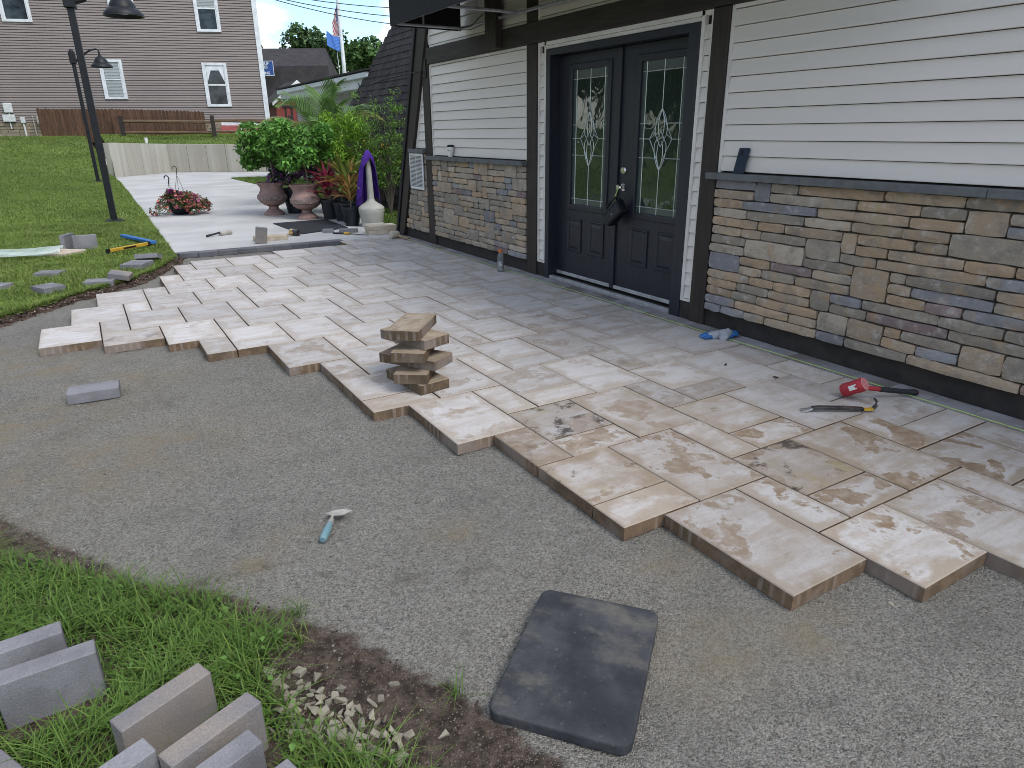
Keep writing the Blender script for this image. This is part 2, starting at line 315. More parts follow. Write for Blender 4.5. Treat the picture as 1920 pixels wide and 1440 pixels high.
MT['label'] = mat('grey_label', (.16, .17, .18), (.22, .23, .24), 30, .5)
MT['orange'] = mat('orange_cap', (.60, .16, .035), None, 10, .45)
MT['paperw'] = mat('paper_white', (.70, .70, .68), None, 9, .6)
MT['phone'] = mat('phone_case', (.010, .020, .045), None, 9, .35)
g = G('stretch_film'); g.b.inputs['Alpha'].default_value = .42; P = g.coord('Object', (1, 6, 1)); g.bump(g.noise(P, 9, 5), .8, .02)
MT['film'] = g.fin(g.mix(g.ramp(g.noise(P, 7, 5), .35, .65), (.55, .68, .62), (.75, .84, .80)), .3, 0, .6)
MT['rubble'] = mat('rubble_stone', (.36, .325, .245), (.25, .23, .185), 25, .9, .6, 60, var=.2)
MT['trunk'] = mat('bark', (.10, .075, .055), (.06, .047, .036), 14, .9, .6, 40)
MT['stem'] = mat('grey_stem', (.15, .135, .105), None, 14, .85)
MT['barnroof'] = mat('barn_shingle', (.042, .037, .039), (.029, .026, .028), 2, .9, .5, 20, rand=0, bdist=.03)
MT['signblue'] = mat('sign_blue', (.035, .085, .30), None, 2, .5); MT['flagblue'] = mat('flag_blue', (.07, .19, .52), (.05, .14, .42), 2, .7)
MT['barnred'] = mat('barn_red', (.22, .045, .04), None, 2, .8); MT['bulk'] = mat('red_bulkhead', (.27, .06, .06), None, 2, .6)
MT['whitewall'] = mat('white_fascia', (.60, .64, .65), (.53, .57, .58), 2, .6)
MT['greysiding'] = mat('grey_clapboard', (.36, .36, .36), None, 2, .6)
MT['pole'] = mat('white_pole', (.62, .65, .66), None, 2, .4)
MT['cable'] = mat('cable', (.02, .02, .022), None, 2, .6); MT['terracotta'] = mat('terracotta', (.12, .05, .032), None, 8, .8)
MT['blackmat'] = mat('rubber_mat', (.014, .016, .02), (.024, .026, .03), 20, .8, .4, 90)

# ------------------------------------------------------------------ ground: lawn, walkway, crushed stone bed
def vnoise(x, y, s, seed=0):
    """value noise on numpy arrays"""
    r = np.random.default_rng(seed).random((64, 64)); u = x*s+1000; v = y*s+1000
    i = np.floor(u).astype(int); j = np.floor(v).astype(int); fu = u-i; fv = v-j; fu = fu*fu*(3-2*fu); fv = fv*fv*(3-2*fv)
    g_ = lambda a, b: r[a % 64, b % 64]
    return (g_(i, j)*(1-fu)+g_(i+1, j)*fu)*(1-fv)+(g_(i, j+1)*(1-fu)+g_(i+1, j+1)*fu)*fv
EX = np.array([-40, -10, -6, -3, -1.5, -.80, -.59, -.31, -.11, .21, .51, .77, .84]); EY = np.array([-14, -3, 1.5, 4.6, 6.2, 6.95, 7.2, 7.55, 7.75, 8.08, 8.57, 9.2, 9.55])
def walk_left(y): return np.interp(y, [9.4, 11.6, 16.2, 24.7, 28.6], [.84, .87, .94, 1.05, 1.03])
def walk_right(y): return np.interp(y, [9.4, 12, 16, 21, 25.5], [3.98, 4.08, 4.32, 4.42, 4.3])
def sstep(t): t = np.clip(t, 0, 1); return t*t*(3-2*t)
WALLP = [(1.03, 28.6), (3.11, 31.13), (6.28, 28.97), (14, 23.7)]
def wall_y(x): return np.interp(x, [p[0] for p in WALLP], [p[1] for p in WALLP])
def behind_wall(x, y): return (x > 1.03) & (y > wall_y(x)+.05)
def lawn_z(x, y):
    x = np.asarray(x, float); y = np.asarray(y, float)
    side = sstep((1.0-x)/7.0); rise = sstep((y-14)/20)
    z = 1.38*rise*(side*.8+.2*sstep((.6-x)/2)*sstep((y-22)/8))
    z = np.where(behind_wall(x, y), 1.0+.4*sstep((y-wall_y(x))/7), z)
    tr = sstep((y-27)/4)*sstep((1.2-x)/.8); z = np.where((x <= 1.03), z*(1-tr)+tr*np.maximum(z, .95+.4*sstep((y-30)/6)), z)
    far = sstep((y-42)/15)
    return z-.012+.02*np.sin(x*1.7)*np.sin(y*1.3)*sstep((y-11)/6)+far*.2
def is_lawn(x, y):
    x = np.asarray(x, float); y = np.asarray(y, float)
    left = (x < walk_left(y)) & (y > np.interp(x, EX, EY)+.09*(vnoise(x, y*.2, 5, 51)-.5)+.06*(vnoise(x, y*.2, 17, 52)-.5)) & ((y < 28.6) | (x < 1.03))
    right = (x > walk_right(y)) & (y > 9.62) & (y < 25.4)
    return left | right | behind_wall(x, y) | ((x > 11) & (y > 9.6))
xs = np.unique(np.r_[np.linspace(-150, -12, 12), np.arange(-12, -2, .6), np.arange(-2, 1.3, .04), np.arange(1.3, 12, .35), np.linspace(12, 160, 14)])
ys = np.unique(np.r_[np.linspace(-14, 4, 10), np.arange(4, 10.4, .05), np.arange(10.4, 32, .3), np.arange(32, 60, 1.5), np.linspace(60, 320, 16)])
X, Y = np.meshgrid(xs, ys); Z = lawn_z(X, Y); nx = len(xs)
cx = (X[:-1, :-1]+X[1:, 1:])/2; cy = (Y[:-1, :-1]+Y[1:, 1:])/2; bwc = sum(behind_wall(X[a:len(ys)-1+a, b:nx-1+b], Y[a:len(ys)-1+a, b:nx-1+b]-.08).astype(int) for a in (0, 1) for b in (0, 1)); inx = (cx > .7) & (cx < 16) & (cy > 22); ok = (is_lawn(cx, cy) & ((bwc == 4) | ((bwc == 0) | ~inx))) | (cy > 60)
jj, ii = np.nonzero(ok); a0 = jj*nx+ii; F = np.c_[a0, a0+1, a0+nx+1, a0+nx]
V = np.c_[X.ravel(), Y.ravel(), Z.ravel()]
used = np.unique(F); rm = -np.ones(len(V), int); rm[used] = np.arange(len(used))
lawn = link('lawn', npmesh('lawn', V[used], rm[F], smooth=True), MT['lawn']); setp(lawn, kind='structure')

# concrete walkway as poured slabs with cut joints
wk = MB(); wy = [9.66, 12.6, 15.6, 18.7, 21.8, 24.9]
for i in range(5):
    y0, y1 = wy[i]+.006, wy[i+1]-.006
    vs = [(float(walk_left(y0)), y0), (float(walk_right(y0)), y0), (float(walk_right(y1)), y1), (float(walk_left(y1)), y1)]
    wk.prism(vs, -.12, .0, lambda a, b, h: (a, b, h))
wk.prism([(1.05, 24.912), (4.3, 24.912), (4.32, 25.5), (9.9, 24.3), (13.9, 23.9), (6.25, 28.94), (3.11, 31.1), (1.04, 28.58)], -.12, 0, lambda a, b, h: (a, b, h))
wk.prism([(2.99, 9.50), (3.98, 9.50), (3.985, 9.655), (2.99, 9.655)], -.12, -.002, lambda a, b, h: (a, b, h))
walkway = wk.build('concrete_walkway', MT['concrete']); setp(walkway, kind='structure')

# crushed stone bed
GR = [(-.60, 3.2), (-.51, 2.79), (-.41, 2.72), (-.29, 2.59), (-.17, 2.46), (-.08, 2.28), (.09, 2.19), (.2, 1.98), (.28, 1.81), (.19, 1.69), (.2, 1.59), (.27, 1.44), (.27, 1.34), (.4, 1.19), (.44, .95), (.3, .2), (-3, .2), (-3, 3.6), (-1.2, 3.4)]
DE = [(-.6, 3.25), (-.1, 2.4), (.09, 2.24), (.31, 1.95), (.43, 1.76), (.57, 1.49), (.66, 1.28), (.74, 1.01), (.8, .5), (.8, -.4), (-3, -.4), (-3, 3.7)]
def inpoly(x, y, P):
    x = np.asarray(x); y = np.asarray(y); r = np.zeros(x.shape, bool); n = len(P)
    for i in range(n):
        x0, y0 = P[i]; x1, y1 = P[(i+1) % n]
        if y0 == y1: continue
        r ^= ((y0 > y) != (y1 > y)) & (x < (x1-x0)*(y-y0)/(y1-y0)+x0)
    return r
def polydist(x, y, P):
    d = np.full(np.shape(x), 9.); n = len(P)
    for i in range(n):
        a = np.array(P[i]); b = np.array(P[(i+1) % n]); ab = b-a
        t = np.clip(((x-a[0])*ab[0]+(y-a[1])*ab[1])/(ab@ab), 0, 1); d = np.minimum(d, np.hypot(x-a[0]-t*ab[0], y-a[1]-t*ab[1]))
    return d
def soil_w(x, y):
    d = polydist(x, y, DE); s = np.where(inpoly(x, y, DE), 1, -1)*d
    return np.clip(.5+s/.16, 0, 1)
def bed_z(x, y):
    z = -.061+.006*(vnoise(x, y, 3, 1)-.5)+.008*(vnoise(x, y, 9, 2)-.5)+.006*(vnoise(x, y, 24, 6)-.5)+.004*(vnoise(x, y, 45, 3)-.5)
    w = soil_w(x, y); z = z+w*(.004+.02*vnoise(x, y, 8, 4)*vnoise(x, y, 25, 5))
    e = np.clip((y-np.interp(x, EX, EY)+.10)/.12, 0, 1)
    return z-.0*e
xs = np.unique(np.r_[np.arange(-4, -1, .15), np.arange(-1, 4.05, .022)]); ys = np.unique(np.r_[np.arange(-.6, .2, .1), np.arange(.2, 3.2, .022), np.arange(3.2, 9.75, .05)])
X, Y = np.meshgrid(xs, ys); Z = bed_z(X, Y); nx = len(xs)
jj, ii = np.nonzero(np.ones((len(ys)-1, nx-1), bool)); a0 = jj*nx+ii; F = np.c_[a0, a0+1, a0+nx+1, a0+nx]
cx = X.ravel()[F].mean(1); cy = Y.ravel()[F].mean(1); F = F[(cy < np.interp(cx, EX, EY)+.12) | ((cx > .7) & (cx < 4.05))]
tanw = np.zeros(X.shape)
for tx, ty, tr in ((.01, 4.75, .3), (-.2, 3.5, .55), (.16, 3.6, .35), (-.6, 4.3, .5), (1.59, 1.51, .16), (.42, 2.42, .1), (1.35, 1.1, .2), (.3, 2.3, .1), (1.7, 1.0, .15), (-.5, 5.4, .4), (1.0, 2.1, .12), (-.9, 5.8, .4)):
    tanw = np.maximum(tanw, np.exp(-((X-tx)**2/(tr*1.5)**2+(Y-ty)**2/tr**2)*2))
drk = np.zeros(X.shape)
for tx, ty, rx, ry in ((.71, 1.92, .05, .016), (.92, 1.83, .05, .02), (.3, 2.27, .03, .03), (.47, 2.08, .03, .03), (.12, 2.28, .1, .03)):
    drk = np.maximum(drk, np.exp(-((X-tx)/rx)**2-((Y-ty)/ry)**2))
C3 = np.c_[soil_w(X, Y).ravel(), tanw.ravel(), drk.ravel()]
bed = link('crushed_stone_bed', npmesh('crushed_stone_bed', np.c_[X.ravel(), Y.ravel(), Z.ravel()], F, C3, True), MT['gravel']); setp(bed, kind='structure')
under = MB().box(-6, 20, -6, 9.6, -.6, -.16).build('subsoil', MT['soil']); setp(under, kind='structure')

def pebbles(name, pts, rad, cols, label, cat):
    n = len(pts); base = np.array([(1, 0, 0), (-1, 0, 0), (0, 1, 0), (0, -1, 0), (0, 0, 1), (0, 0, -1)], float)
    f = np.array([(0, 2, 4), (2, 1, 4), (1, 3, 4), (3, 0, 4), (2, 0, 5), (1, 2, 5), (3, 1, 5), (0, 3, 5)])
    b = base[None]*rad[:, None, None]*rng.uniform(.55, 1.25, (n, 6, 1)); b[:, :, 2] *= .7
    th = rng.uniform(0, 6.28, n); c_, s_ = np.cos(th)[:, None], np.sin(th)[:, None]
    b = np.stack([b[:, :, 0]*c_-b[:, :, 1]*s_, b[:, :, 0]*s_+b[:, :, 1]*c_, b[:, :, 2]], 2)
    V = (b+pts[:, None, :]).reshape(-1, 3); F = (f[None]+6*np.arange(n)[:, None, None]).reshape(-1, 3)
    o = link(name, npmesh(name, V, F, np.repeat(cols, 6, 0)), MT['vc']); return setp(o, label, cat, kind='stuff')
n = 70000; px_ = rng.uniform(-.9, 2.7, n); py_ = rng.uniform(.3, 1, n)**.5*3.6; keep = ~inpoly(px_, py_, GR); px_, py_ = px_[keep], py_[keep]
pr = rng.uniform(.0010, .0027, len(px_))*(1+(rng.random(len(px_)) > .985)*1.5); gv = rng.uniform(.07, .48, len(px_))
pc = np.c_[gv, gv*.97, gv*.89]; sw = soil_w(px_, py_); so_ = rng.random(len(px_)) < sw*.75; pc[so_] *= (.75, .5, .42)
pk = rng.random(len(px_)) > .992; pc[pk] = (.38, .33, .27)
pebbles('stone_dust_grains', np.c_[px_, py_, bed_z(px_, py_)+pr*.3], pr, pc, 'fine grey crushed stone grains covering the levelled bed', 'gravel')
n = 2600; px_ = rng.uniform(-.1, .85, n); py_ = rng.uniform(.7, 2.4, n); k = (soil_w(px_, py_) > .45) & ~inpoly(px_, py_, GR); px_, py_ = px_[k], py_[k]
pr = rng.uniform(.002, .0065, len(px_)); gv = rng.uniform(.5, 1.15, len(px_))[:, None]; pc = np.where(rng.random((len(px_), 1)) > .12, np.array([[.085, .06, .047]]), np.array([[.30, .26, .22]]))*gv
pebbles('soil_crumbs', np.c_[px_, py_, bed_z(px_, py_)+pr*.3], pr, pc, 'brown soil crumbs and chips beside the long grass', 'soil')

# cut soil edge of the lawn
t = np.linspace(0, 1, 420); exx = np.interp(t, [0, 1], [-2.6, .83]); eyy = np.interp(exx, EX, EY); V = []; nn = 8
for i in range(len(t)):
    for k in range(nn):
        f = k/(nn-1); jx = .05*(vnoise(np.array(exx[i]), np.array(f*.3), 17, 8)-.5)+.022*(vnoise(np.array(exx[i]), np.array(f), 60, 9)-.5)
        off = .16*(1-f)-.03; V.append((exx[i]+off*.7+jx, eyy[i]-off*.7-jx, -.068+.066*f**1.3+.022*(vnoise(np.array(exx[i]), np.array(f), 38, 10)-.45)*math.sin(PI*min(f*1.1, 1))))
F = [(i*nn+k, (i+1)*nn+k, (i+1)*nn+k+1, i*nn+k+1) for i in range(len(t)-1) for k in range(nn-1)]
o = link('soil_edge', npmesh('soil_edge', V, F), MT['soil']); setp(o, kind='structure')
n = 1500; px_ = rng.uniform(-1.6, .84, n); e_ = rng.normal(0, .035, n)+.05; py_ = np.interp(px_, EX, EY)-e_*.7; px_ = px_+e_*.7
pr = rng.uniform(.004, .014, n); gv = rng.uniform(.6, 1.3, n)[:, None]; pc = np.where(rng.random((n, 1)) > .12, np.array([[.075, .05, .037]]), np.array([[.34, .28, .23]]))*gv
pebbles('soil_clods', np.c_[px_, py_, np.full(n, -.05)+rng.uniform(0, .035, n)], pr, pc, 'crumbled dark soil along the cut lawn edge', 'soil')

# ------------------------------------------------------------------ patio of paving slabs
U = .2; X0, Y0 = 1.711, 1.693; TH = .06
cmin = {-11: 20, -10: 20, -9: 19, -8: 19, -7: 18, -6: 16, -5: 16, -4: 13, -3: 8, -2: 5, -1: 0, 0: -3, 1: -3, 2: -4, 3: -4, 4: -5, 5: -5, 6: -6, 7: -7, 8: -7, 9: -7}
cmax = {-11: 23, -10: 26, -9: 29, -8: 29, -7: 29, -6: 32, -5: 35, -4: 36, -3: 36, -2: 36, -1: 36, 0: 36, 1: 37, 2: 37, 3: 37, 4: 37, 5: 37, 6: 39, 7: 39, 8: 39, 9: 39}
patio = thing('patio', None, None, (X0, Y0, 0)); setp(patio, kind='structure')
def slab_mesh(name, sx, sy, th, bev=.004):
    bm = bmesh.new(); bmesh.ops.create_cube(bm, size=1)
    bmesh.ops.scale(bm, vec=(sx, sy, th), verts=bm.verts)
    bmesh.ops.bevel(bm, geom=[e for e in bm.edges if all(v.co.z > 0 for v in e.verts)], offset=bev, segments=1, affect='EDGES')
    me = bpy.data.meshes.new(name); bm.to_mesh(me); bm.free(); return me
smesh = {}
def place_slab(name, parent, x0, x1, y0, y1, z, mat_, stain, dirt, film=0., gap=.0078, tilt=.002):
    sx, sy = round(x1-x0-gap, 4), round(y1-y0-gap, 4); key = (sx, sy, mat_.name)
    if key not in smesh: smesh[key] = slab_mesh(name, sx, sy, TH); smesh[key].materials.append(mat_)
    o = bpy.data.objects.new(name, smesh[key]); COL.objects.link(o); o.parent = parent
    o.location = Vector(((x0+x1)/2, (y0+y1)/2, z))-(parent.location if parent else Vector()); o.rotation_euler = (random.gauss(0, tilt), random.gauss(0, tilt), random.gauss(0, .0016))
    o['stain'] = float(stain); o['dirt'] = float(dirt); o['film'] = float(film); o['hx'] = sx/2; o['hy'] = sy/2
    return o
tiles = [(0, -3, 2, 3), (-1, 1, 2, 2), (-1, 3, 1, 2), (-1, 0, 2, 1)]
FILM = {(-1, 3): .8, (-1, 1): .85, (-1, 0): .6, (2, 3): .6, (3, -1): .6, (0, -3): .4, (0, 4): .4, (1, 0): .45, (-9, 19): .45, (-3, 8): .5, (0, 6): .3, (-2, 5): .2, (2, -4): .05, (2, -2): .1, (4, -5): .2, (-1, 9): .35, (0, 7): .3}
DIRTY = {(0, 4): 1, (3, -1): 1, (-1, 1): .9, (1, 3): .35, (5, 3): .3, (-1, 3): .35, (-1, 0): .3, (8, -2): .5, (-9, 19): .4, (-2, 8): .3}
for tx, ty, tw, th_ in tiles:
    for a in range(-16, 17):
        for b in range(-6, 8):
            c0, r0 = tx+a, ty+3*a+14*b; cells = [(c, r) for c in range(c0, c0+tw) for r in range(r0, r0+th_)]
            inn = [c for c in cells if c[0] in cmin and cmin[c[0]] <= c[1] < cmax[c[0]]]
            full = len(inn) == len(cells)
            if not full:
                # cut pieces only against the wall border and the walkway
                lost = [c for c in cells if c not in inn]
                if not inn or any(not (c[0] > 9 or (c[0] >= 6 and c[1] >= 39)) for c in lost): continue
            ca, cb_ = min(c[0] for c in inn), max(c[0] for c in inn)+1; ra, rb = min(c[1] for c in inn), max(c[1] for c in inn)+1
            rm_ = (ra+rb)/2; cm_ = (ca+cb_)/2
            st = 1.0 if rm_ < 4.2 and cm_ < 8.5 else (.62 if rm_ < 8 and cm_ < 4 else (.42 if rm_ < 16 else .24))
            if cm_ > 6.5 and rm_ > 2: st = .25
            st *= random.uniform(.75, 1.15)
            place_slab('paving_slab', patio, X0+ca*U, (3.746 if cb_ == 10 else X0+cb_*U), Y0+ra*U, Y0+rb*U, -TH/2+random.uniform(-.0015, .0015), MT['slab'], st, DIRTY.get((c0, r0), 0 if random.random() > .18 else .2), FILM.get((c0, r0), random.uniform(.1, .5) if rm_ < 7 and cm_ < 8 else random.uniform(0, .14)))
# border course along the wall and at the walkway's edge
BW = .166
pm = slab_mesh('border_paver', BW-.004, .229, TH, .003); pm.materials.append(MT['border'])
y = -1.2
while y < 9.35:
    o = link('border_paver', pm, None, patio, Vector((3.745+.003+BW/2, y+.116, -TH/2+random.uniform(-.001, .001)))-patio.location, (0, 0, random.gauss(0, .003))); y += .232
fill = MB().box(3.912, 3.93, -2, 9.4, -.1, -.012).build('wall_gap_fill', MT['soil'], None); fill.parent = patio; fill.location = -patio.location
pm2 = slab_mesh('edge_paver', .229, .155, TH, .003); pm2.materials.append(MT['edgepaver'])
for i in range(9):
    x = .985+.232*i; link('edge_paver', pm2, None, patio, Vector((x, 9.575+(.03 if i == 0 else -.006*i), -.027))-patio.location, (0, 0, -.02+(.12 if i == 0 else random.gauss(0, .008))))
# string line
sl_ = MB().tube([(3.738, y_, .012+.002*math.sin(y_*3)) for y_ in np.linspace(-1, 9.3, 30)], .0022, 5).build('string_line', MT['string'])
setp(sl_, 'taut green mason string stretched along the patio beside the wall', 'string')

# ------------------------------------------------------------------ lodge: timber, siding, stone veneer, double door
XW = 3.924
lodge = wthing('lodge_building', 'cream sided lodge with dark timbers, ledge stone base and black double door', 'building', (4.4, 5, 0))
def P(name, mb, m_, **k): return mb.build(name, m_, lodge, **k)
def rake_in(z): return 9.45-.42*z
def rake_out(z): return 9.63-.385*z
# core walls (dark, behind the cladding)
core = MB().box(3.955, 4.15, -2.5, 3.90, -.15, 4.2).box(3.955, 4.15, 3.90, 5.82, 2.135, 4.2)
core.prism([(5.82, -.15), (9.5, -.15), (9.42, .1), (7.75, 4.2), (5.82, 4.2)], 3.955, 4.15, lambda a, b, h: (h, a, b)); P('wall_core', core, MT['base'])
P('interior', MB().box(4.15, 6.5, 3.7, 6.0, -.1, -.05).box(6.4, 6.5, 3.7, 6, -.05, 2.4).box(4.15, 6.5, 3.6, 3.7, -.05, 2.4).box(4.15, 6.5, 6, 6.1, -.05, 2.4).box(4.15, 6.5, 3.6, 6.1, 2.4, 2.5), MT['base'])
# foundation strip
P('foundation_strip', MB().box(XW, 3.96, -2.5, 3.615, -.12, .125), MT['base'], bevel=.004)
P('foundation_strip', MB().box(XW, 3.96, 6.14, 9.46, -.12, .125), MT['base'], bevel=.004)
P('foundation_block', MB().box(3.915, 3.96, 3.755, 3.885, -.1, .135), MT['base'], bevel=.004); P('foundation_block', MB().box(3.915, 3.96, 5.80, 5.955, -.1, .135), MT['base'], bevel=.004)
# timbers
P('post', MB().box(3.893, 3.96, 8.40, 8.59, .0, 2.6), MT['timberv'], bevel=.006); P('post', MB().box(3.893, 3.96, 5.96, 6.14, .0, 2.188), MT['timberv'], bevel=.006)
P('post', MB().box(3.893, 3.96, 3.61, 3.76, .0, 2.188), MT['timberv'], bevel=.006); P('post', MB().box(3.893, 3.96, 5.96, 6.14, 2.372, 4.2), MT['timberv'], bevel=.006)
P('post', MB().box(3.893, 3.96, 3.61, 3.76, 2.372, 4.2), MT['timberv'], bevel=.006)
P('beam', MB().box(3.880, 3.96, -2.5, 8.40, 2.19, 2.37), MT['timber'], bevel=.006)
P('bracket_post', MB().box(3.80, 3.879, 6.57, 6.79, 2.20, 3.6), MT['timberv'], bevel=.008)
rk = MB().prism([(rake_in(-.02), -.02), (rake_out(-.02), -.02), (rake_out(4.3), 4.3), (rake_in(4.3), 4.3)], 3.87, 3.97, lambda a, b, h: (h, a, b)); P('rake_board', rk, MT['timberv'], bevel=.006)
rk = MB().prism([(rake_out(-.02)+.004, -.02), (rake_out(-.02)+.075, -.02), (rake_out(4.3)+.075, 4.3), (rake_out(4.3)+.004, 4.3)], 3.85, 4.1, lambda a, b, h: (h, a, b)); P('rake_trim', rk, MT['black'], bevel=.006)
# lapped siding boards, each a piece
EXP = .1025
def siding(y0, y1, z0, z1, name='siding_panel', xf=XW, left=None):
    pan = thing(name, None, None, (0, 0, 0)); pan.parent = lodge; pan.location = Vector((xf, y0, z0))-lodge.location
    base = Vector((xf, y0, z0)); z = z0
    while z < z1-.005:
        zt = min(z+EXP, z1); f = (zt-z)/EXP; xo = .016*(1-f)
        ya, yb = (left(z), left(zt)) if left else (y1, y1)
        if ya < y0+.02: break
        yb = max(yb, y0+.005)
        pr = [(.010, z+.003), (-.011, z+.003), (-.012, z+.007), (.004-.010*(1-f), zt-.001), (.020, zt-.001), (.020, z+.003)]
        mb = MB(); vs = []
        for yy in (0, 1):
            for dx, zz in pr:
                ye = ya+(yb-ya)*(zz-z)/max(zt-z, 1e-6); vs.append(Vector((xf+dx, ye if yy else y0, zz))-base)
        n = len(pr); mb.add(vs, [tuple(range(n)), tuple(range(2*n-1, n-1, -1))]+[(i, n+i, n+(i+1) % n, (i+1) % n) for i in range(n)])
        me = mb.mesh('siding_board'); o = link('siding_board', me, MT['siding'], pan); z = zt
    return pan
def trim(pts, x0=3.908, x1=3.95): P('trim', MB().prism(pts, x0, x1, lambda a, b, h: (h, a, b)), MT['trim'], bevel=.002)
def rect(y0, y1, z0, z1): return [(y0, z0), (y1, z0), (y1, z1), (y0, z1)]
siding(6.165, 8.375, 1.135, 2.165); trim(rect(6.142, 6.166, 1.126, 2.188)); trim(rect(8.374, 8.398, 1.126, 2.188)); trim(rect(6.167, 8.373, 2.164, 2.188))
siding(8.592, 9.2, 1.21, 2.0, left=lambda z: rake_in(z)-.03); trim([(rake_in(1.21)-.03, 1.21), (rake_in(1.21)-.004, 1.21), (rake_in(2.05)-.004, 2.05), (rake_in(2.05)-.03, 2.05)])
siding(-2.4, 3.585, 1.135, 2.165); trim(rect(3.584, 3.608, 1.126, 2.188)); trim(rect(-2.4, 3.583, 2.164, 2.188))
siding(6.165, 8.6, 2.40, 4.1, left=lambda z: rake_in(z)-.03); trim(rect(6.142, 6.166, 2.372, 4.1)); trim(rect(6.167, 8.375, 2.372, 2.396))
trim([(rake_in(2.4)-.03, 2.4), (rake_in(2.4)-.004, 2.4), (rake_in(4.1)-.004, 4.1), (rake_in(4.1)-.03, 4.1)])
siding(3.785, 5.935, 2.40, 4.1); trim(rect(5.934, 5.958, 2.372, 4.1)); trim(rect(3.762, 3.786, 2.372, 4.1)); trim(rect(3.787, 5.933, 2.372, 2.396))
siding(-2.4, 3.585, 2.40, 4.1); trim(rect(3.584, 3.608, 2.372, 4.1))
siding(5.853, 5.935, .16, 2.10, xf=3.927); siding(3.785, 3.850, .16, 2.10, xf=3.927)
for a, b in ((5.822, 5.852), (5.934, 5.958), (3.762, 3.786), (3.849, 3.879)): trim(rect(a, b, .14, 2.188))
trim(rect(3.787, 5.933, 2.155, 2.188)); trim(rect(3.880, 5.821, 2.125, 2.153), 3.915); trim(rect(5.853, 5.933, .14, .159)); trim(rect(3.787, 3.848, .14, .159))
# ledges
for y0, y1 in ((6.142, 7.3), (7.303, 8.50), (1.78, 3.655), (-.4, 1.777), (-2.4, -.403)): P('stone_ledge', MB().box(3.835, 3.945, y0, y1, 1.082, 1.126), MT['capstone'], bevel=.004)
P('stone_ledge', MB().box(3.845, 3.945, 8.592, 9.06, 1.155, 1.205), MT['capstone'], bevel=.004)
# ledge stones
PAL = [((.37, .29, .21), 26), ((.39, .285, .19), 17), ((.25, .22, .18), 24), ((.30, .26, .21), 22), ((.205, .205, .225), 6), ((.225, .17, .165), 6), ((.41, .35, .28), 12), ((.26, .26, .275), 5)]
def stone_mesh(w, h, d):
    nx = max(3, min(6, int(w/.055)+2)); nz = 3 if h < .11 else 4; vs = []; rc = min(.008, h*.13)
    for j in range(nz):
        for i in range(nx):
            u, v = i/(nx-1), j/(nz-1); eu = min(u, 1-u); ev = min(v, 1-v)
            yy = (u-.5)*w; zz = (v-.5)*h; ins = .0022
            if eu == 0 and ev == 0: yy *= 1-rc*1.1/w; zz *= 1-rc*1.1/h
            edge = (eu == 0)+(ev == 0); dx = -d+(.006 if edge else 0)+(.004 if edge == 2 else 0)+random.uniform(-.005, .004)
            if not edge: yy += random.uniform(-.01, .01); zz += random.uniform(-.006, .006)
            elif edge == 1: 
                if ev == 0: zz += random.uniform(-.0035, .002)*(1 if v == 1 else -1)
                else: yy += random.uniform(-.004, .002)*(1 if u == 1 else -1)
            vs.append((dx, yy, zz))
    fs = [(j*nx+i, j*nx+i+1, (j+1)*nx+i+1, (j+1)*nx+i) for j in range(nz-1) for i in range(nx-1)]
    ring = [i for i in range(nx)]+[(j+1)*nx-1 for j in range(1, nz)]+[(nz-1)*nx+i for i in range(nx-2, -1, -1)]+[j*nx for j in range(nz-2, 0, -1)]
    n0 = len(vs); vs += [(0.0, vs[k][1], vs[k][2]) for k in ring]; m_ = len(ring)
    fs += [(ring[k], n0+k, n0+(k+1) % m_, ring[(k+1) % m_]) for k in range(m_)]
    mb = MB().add(vs, fs); me = mb.mesh('ledge_stone'); me.shade_smooth(); me.set_sharp_from_angle(angle=R(50)); return me
NR = 15
def stone_panel(y0, y1, z0, z1, clip=None, seed=1, wmul=1.):
    rr = random.Random(seed); pan = thing('stone_veneer', None, None); pan.parent = lodge; pan.location = Vector((3.935, y0, z0))-lodge.location
    res = .01; ncol = int(round((y1-y0)/res)); un = (z1-z0)/NR; sky_ = [0]*ncol; stones = []
    while min(sky_) < NR:
        lo = min(sky_); i = sky_.index(lo); j = i
        while j < ncol and sky_[j] == lo: j += 1
        gapw = j-i; hs = rr.choices([1, 2, 3], [82, 16, 2])[0]; hs = min(hs, NR-lo)
        hs = hs if hs < 3 or gapw > 40 else 2
        wd = int(rr.choice([15, 19, 24, 30, 37, 46])*wmul*(1.1 if hs == 1 else .95)*rr.uniform(.85, 1.15))
        if gapw < 18 or wd > gapw-10: wd = gapw if gapw < 44 else gapw//2
        if gapw < 9 and hs > 1: hs = 1
        for k in range(i, i+wd): sky_[k] = lo+hs
        stones.append((y0+i*res, y0+(i+wd)*res, z0+lo*un, z0+(lo+hs)*un))
    for a, b, c, d in stones:
        if clip and b > clip(d): b = clip(d)
        if b-a < .03: continue
        if clip and a > clip((c+d)/2)-.03: continue
        w, h = b-a-.005, d-c-.005
        me = stone_mesh(w, h, rr.uniform(.045, .062)); o = link('ledge_stone', me, MT['stone'], pan, Vector((3.935, (a+b)/2, (c+d)/2))-Vector((3.935, y0, z0)), (random.gauss(0, .012) if w < .25 else random.gauss(0, .004), 0, 0))
        col = random.choices([p[0] for p in PAL], [p[1] for p in PAL])[0]; k = random.uniform(.85, 1.15); o.color = (*[c_*k for c_ in col], 1)
    return len(stones)
ns = stone_panel(.9, 3.605, .128, 1.08, seed=5, wmul=1.12)+stone_panel(6.145, 8.395, .128, 1.08, seed=11, wmul=.85)+stone_panel(8.595, 9.36, .128, 1.152, clip=lambda z: rake_in(z)-.01, seed=3, wmul=.8)
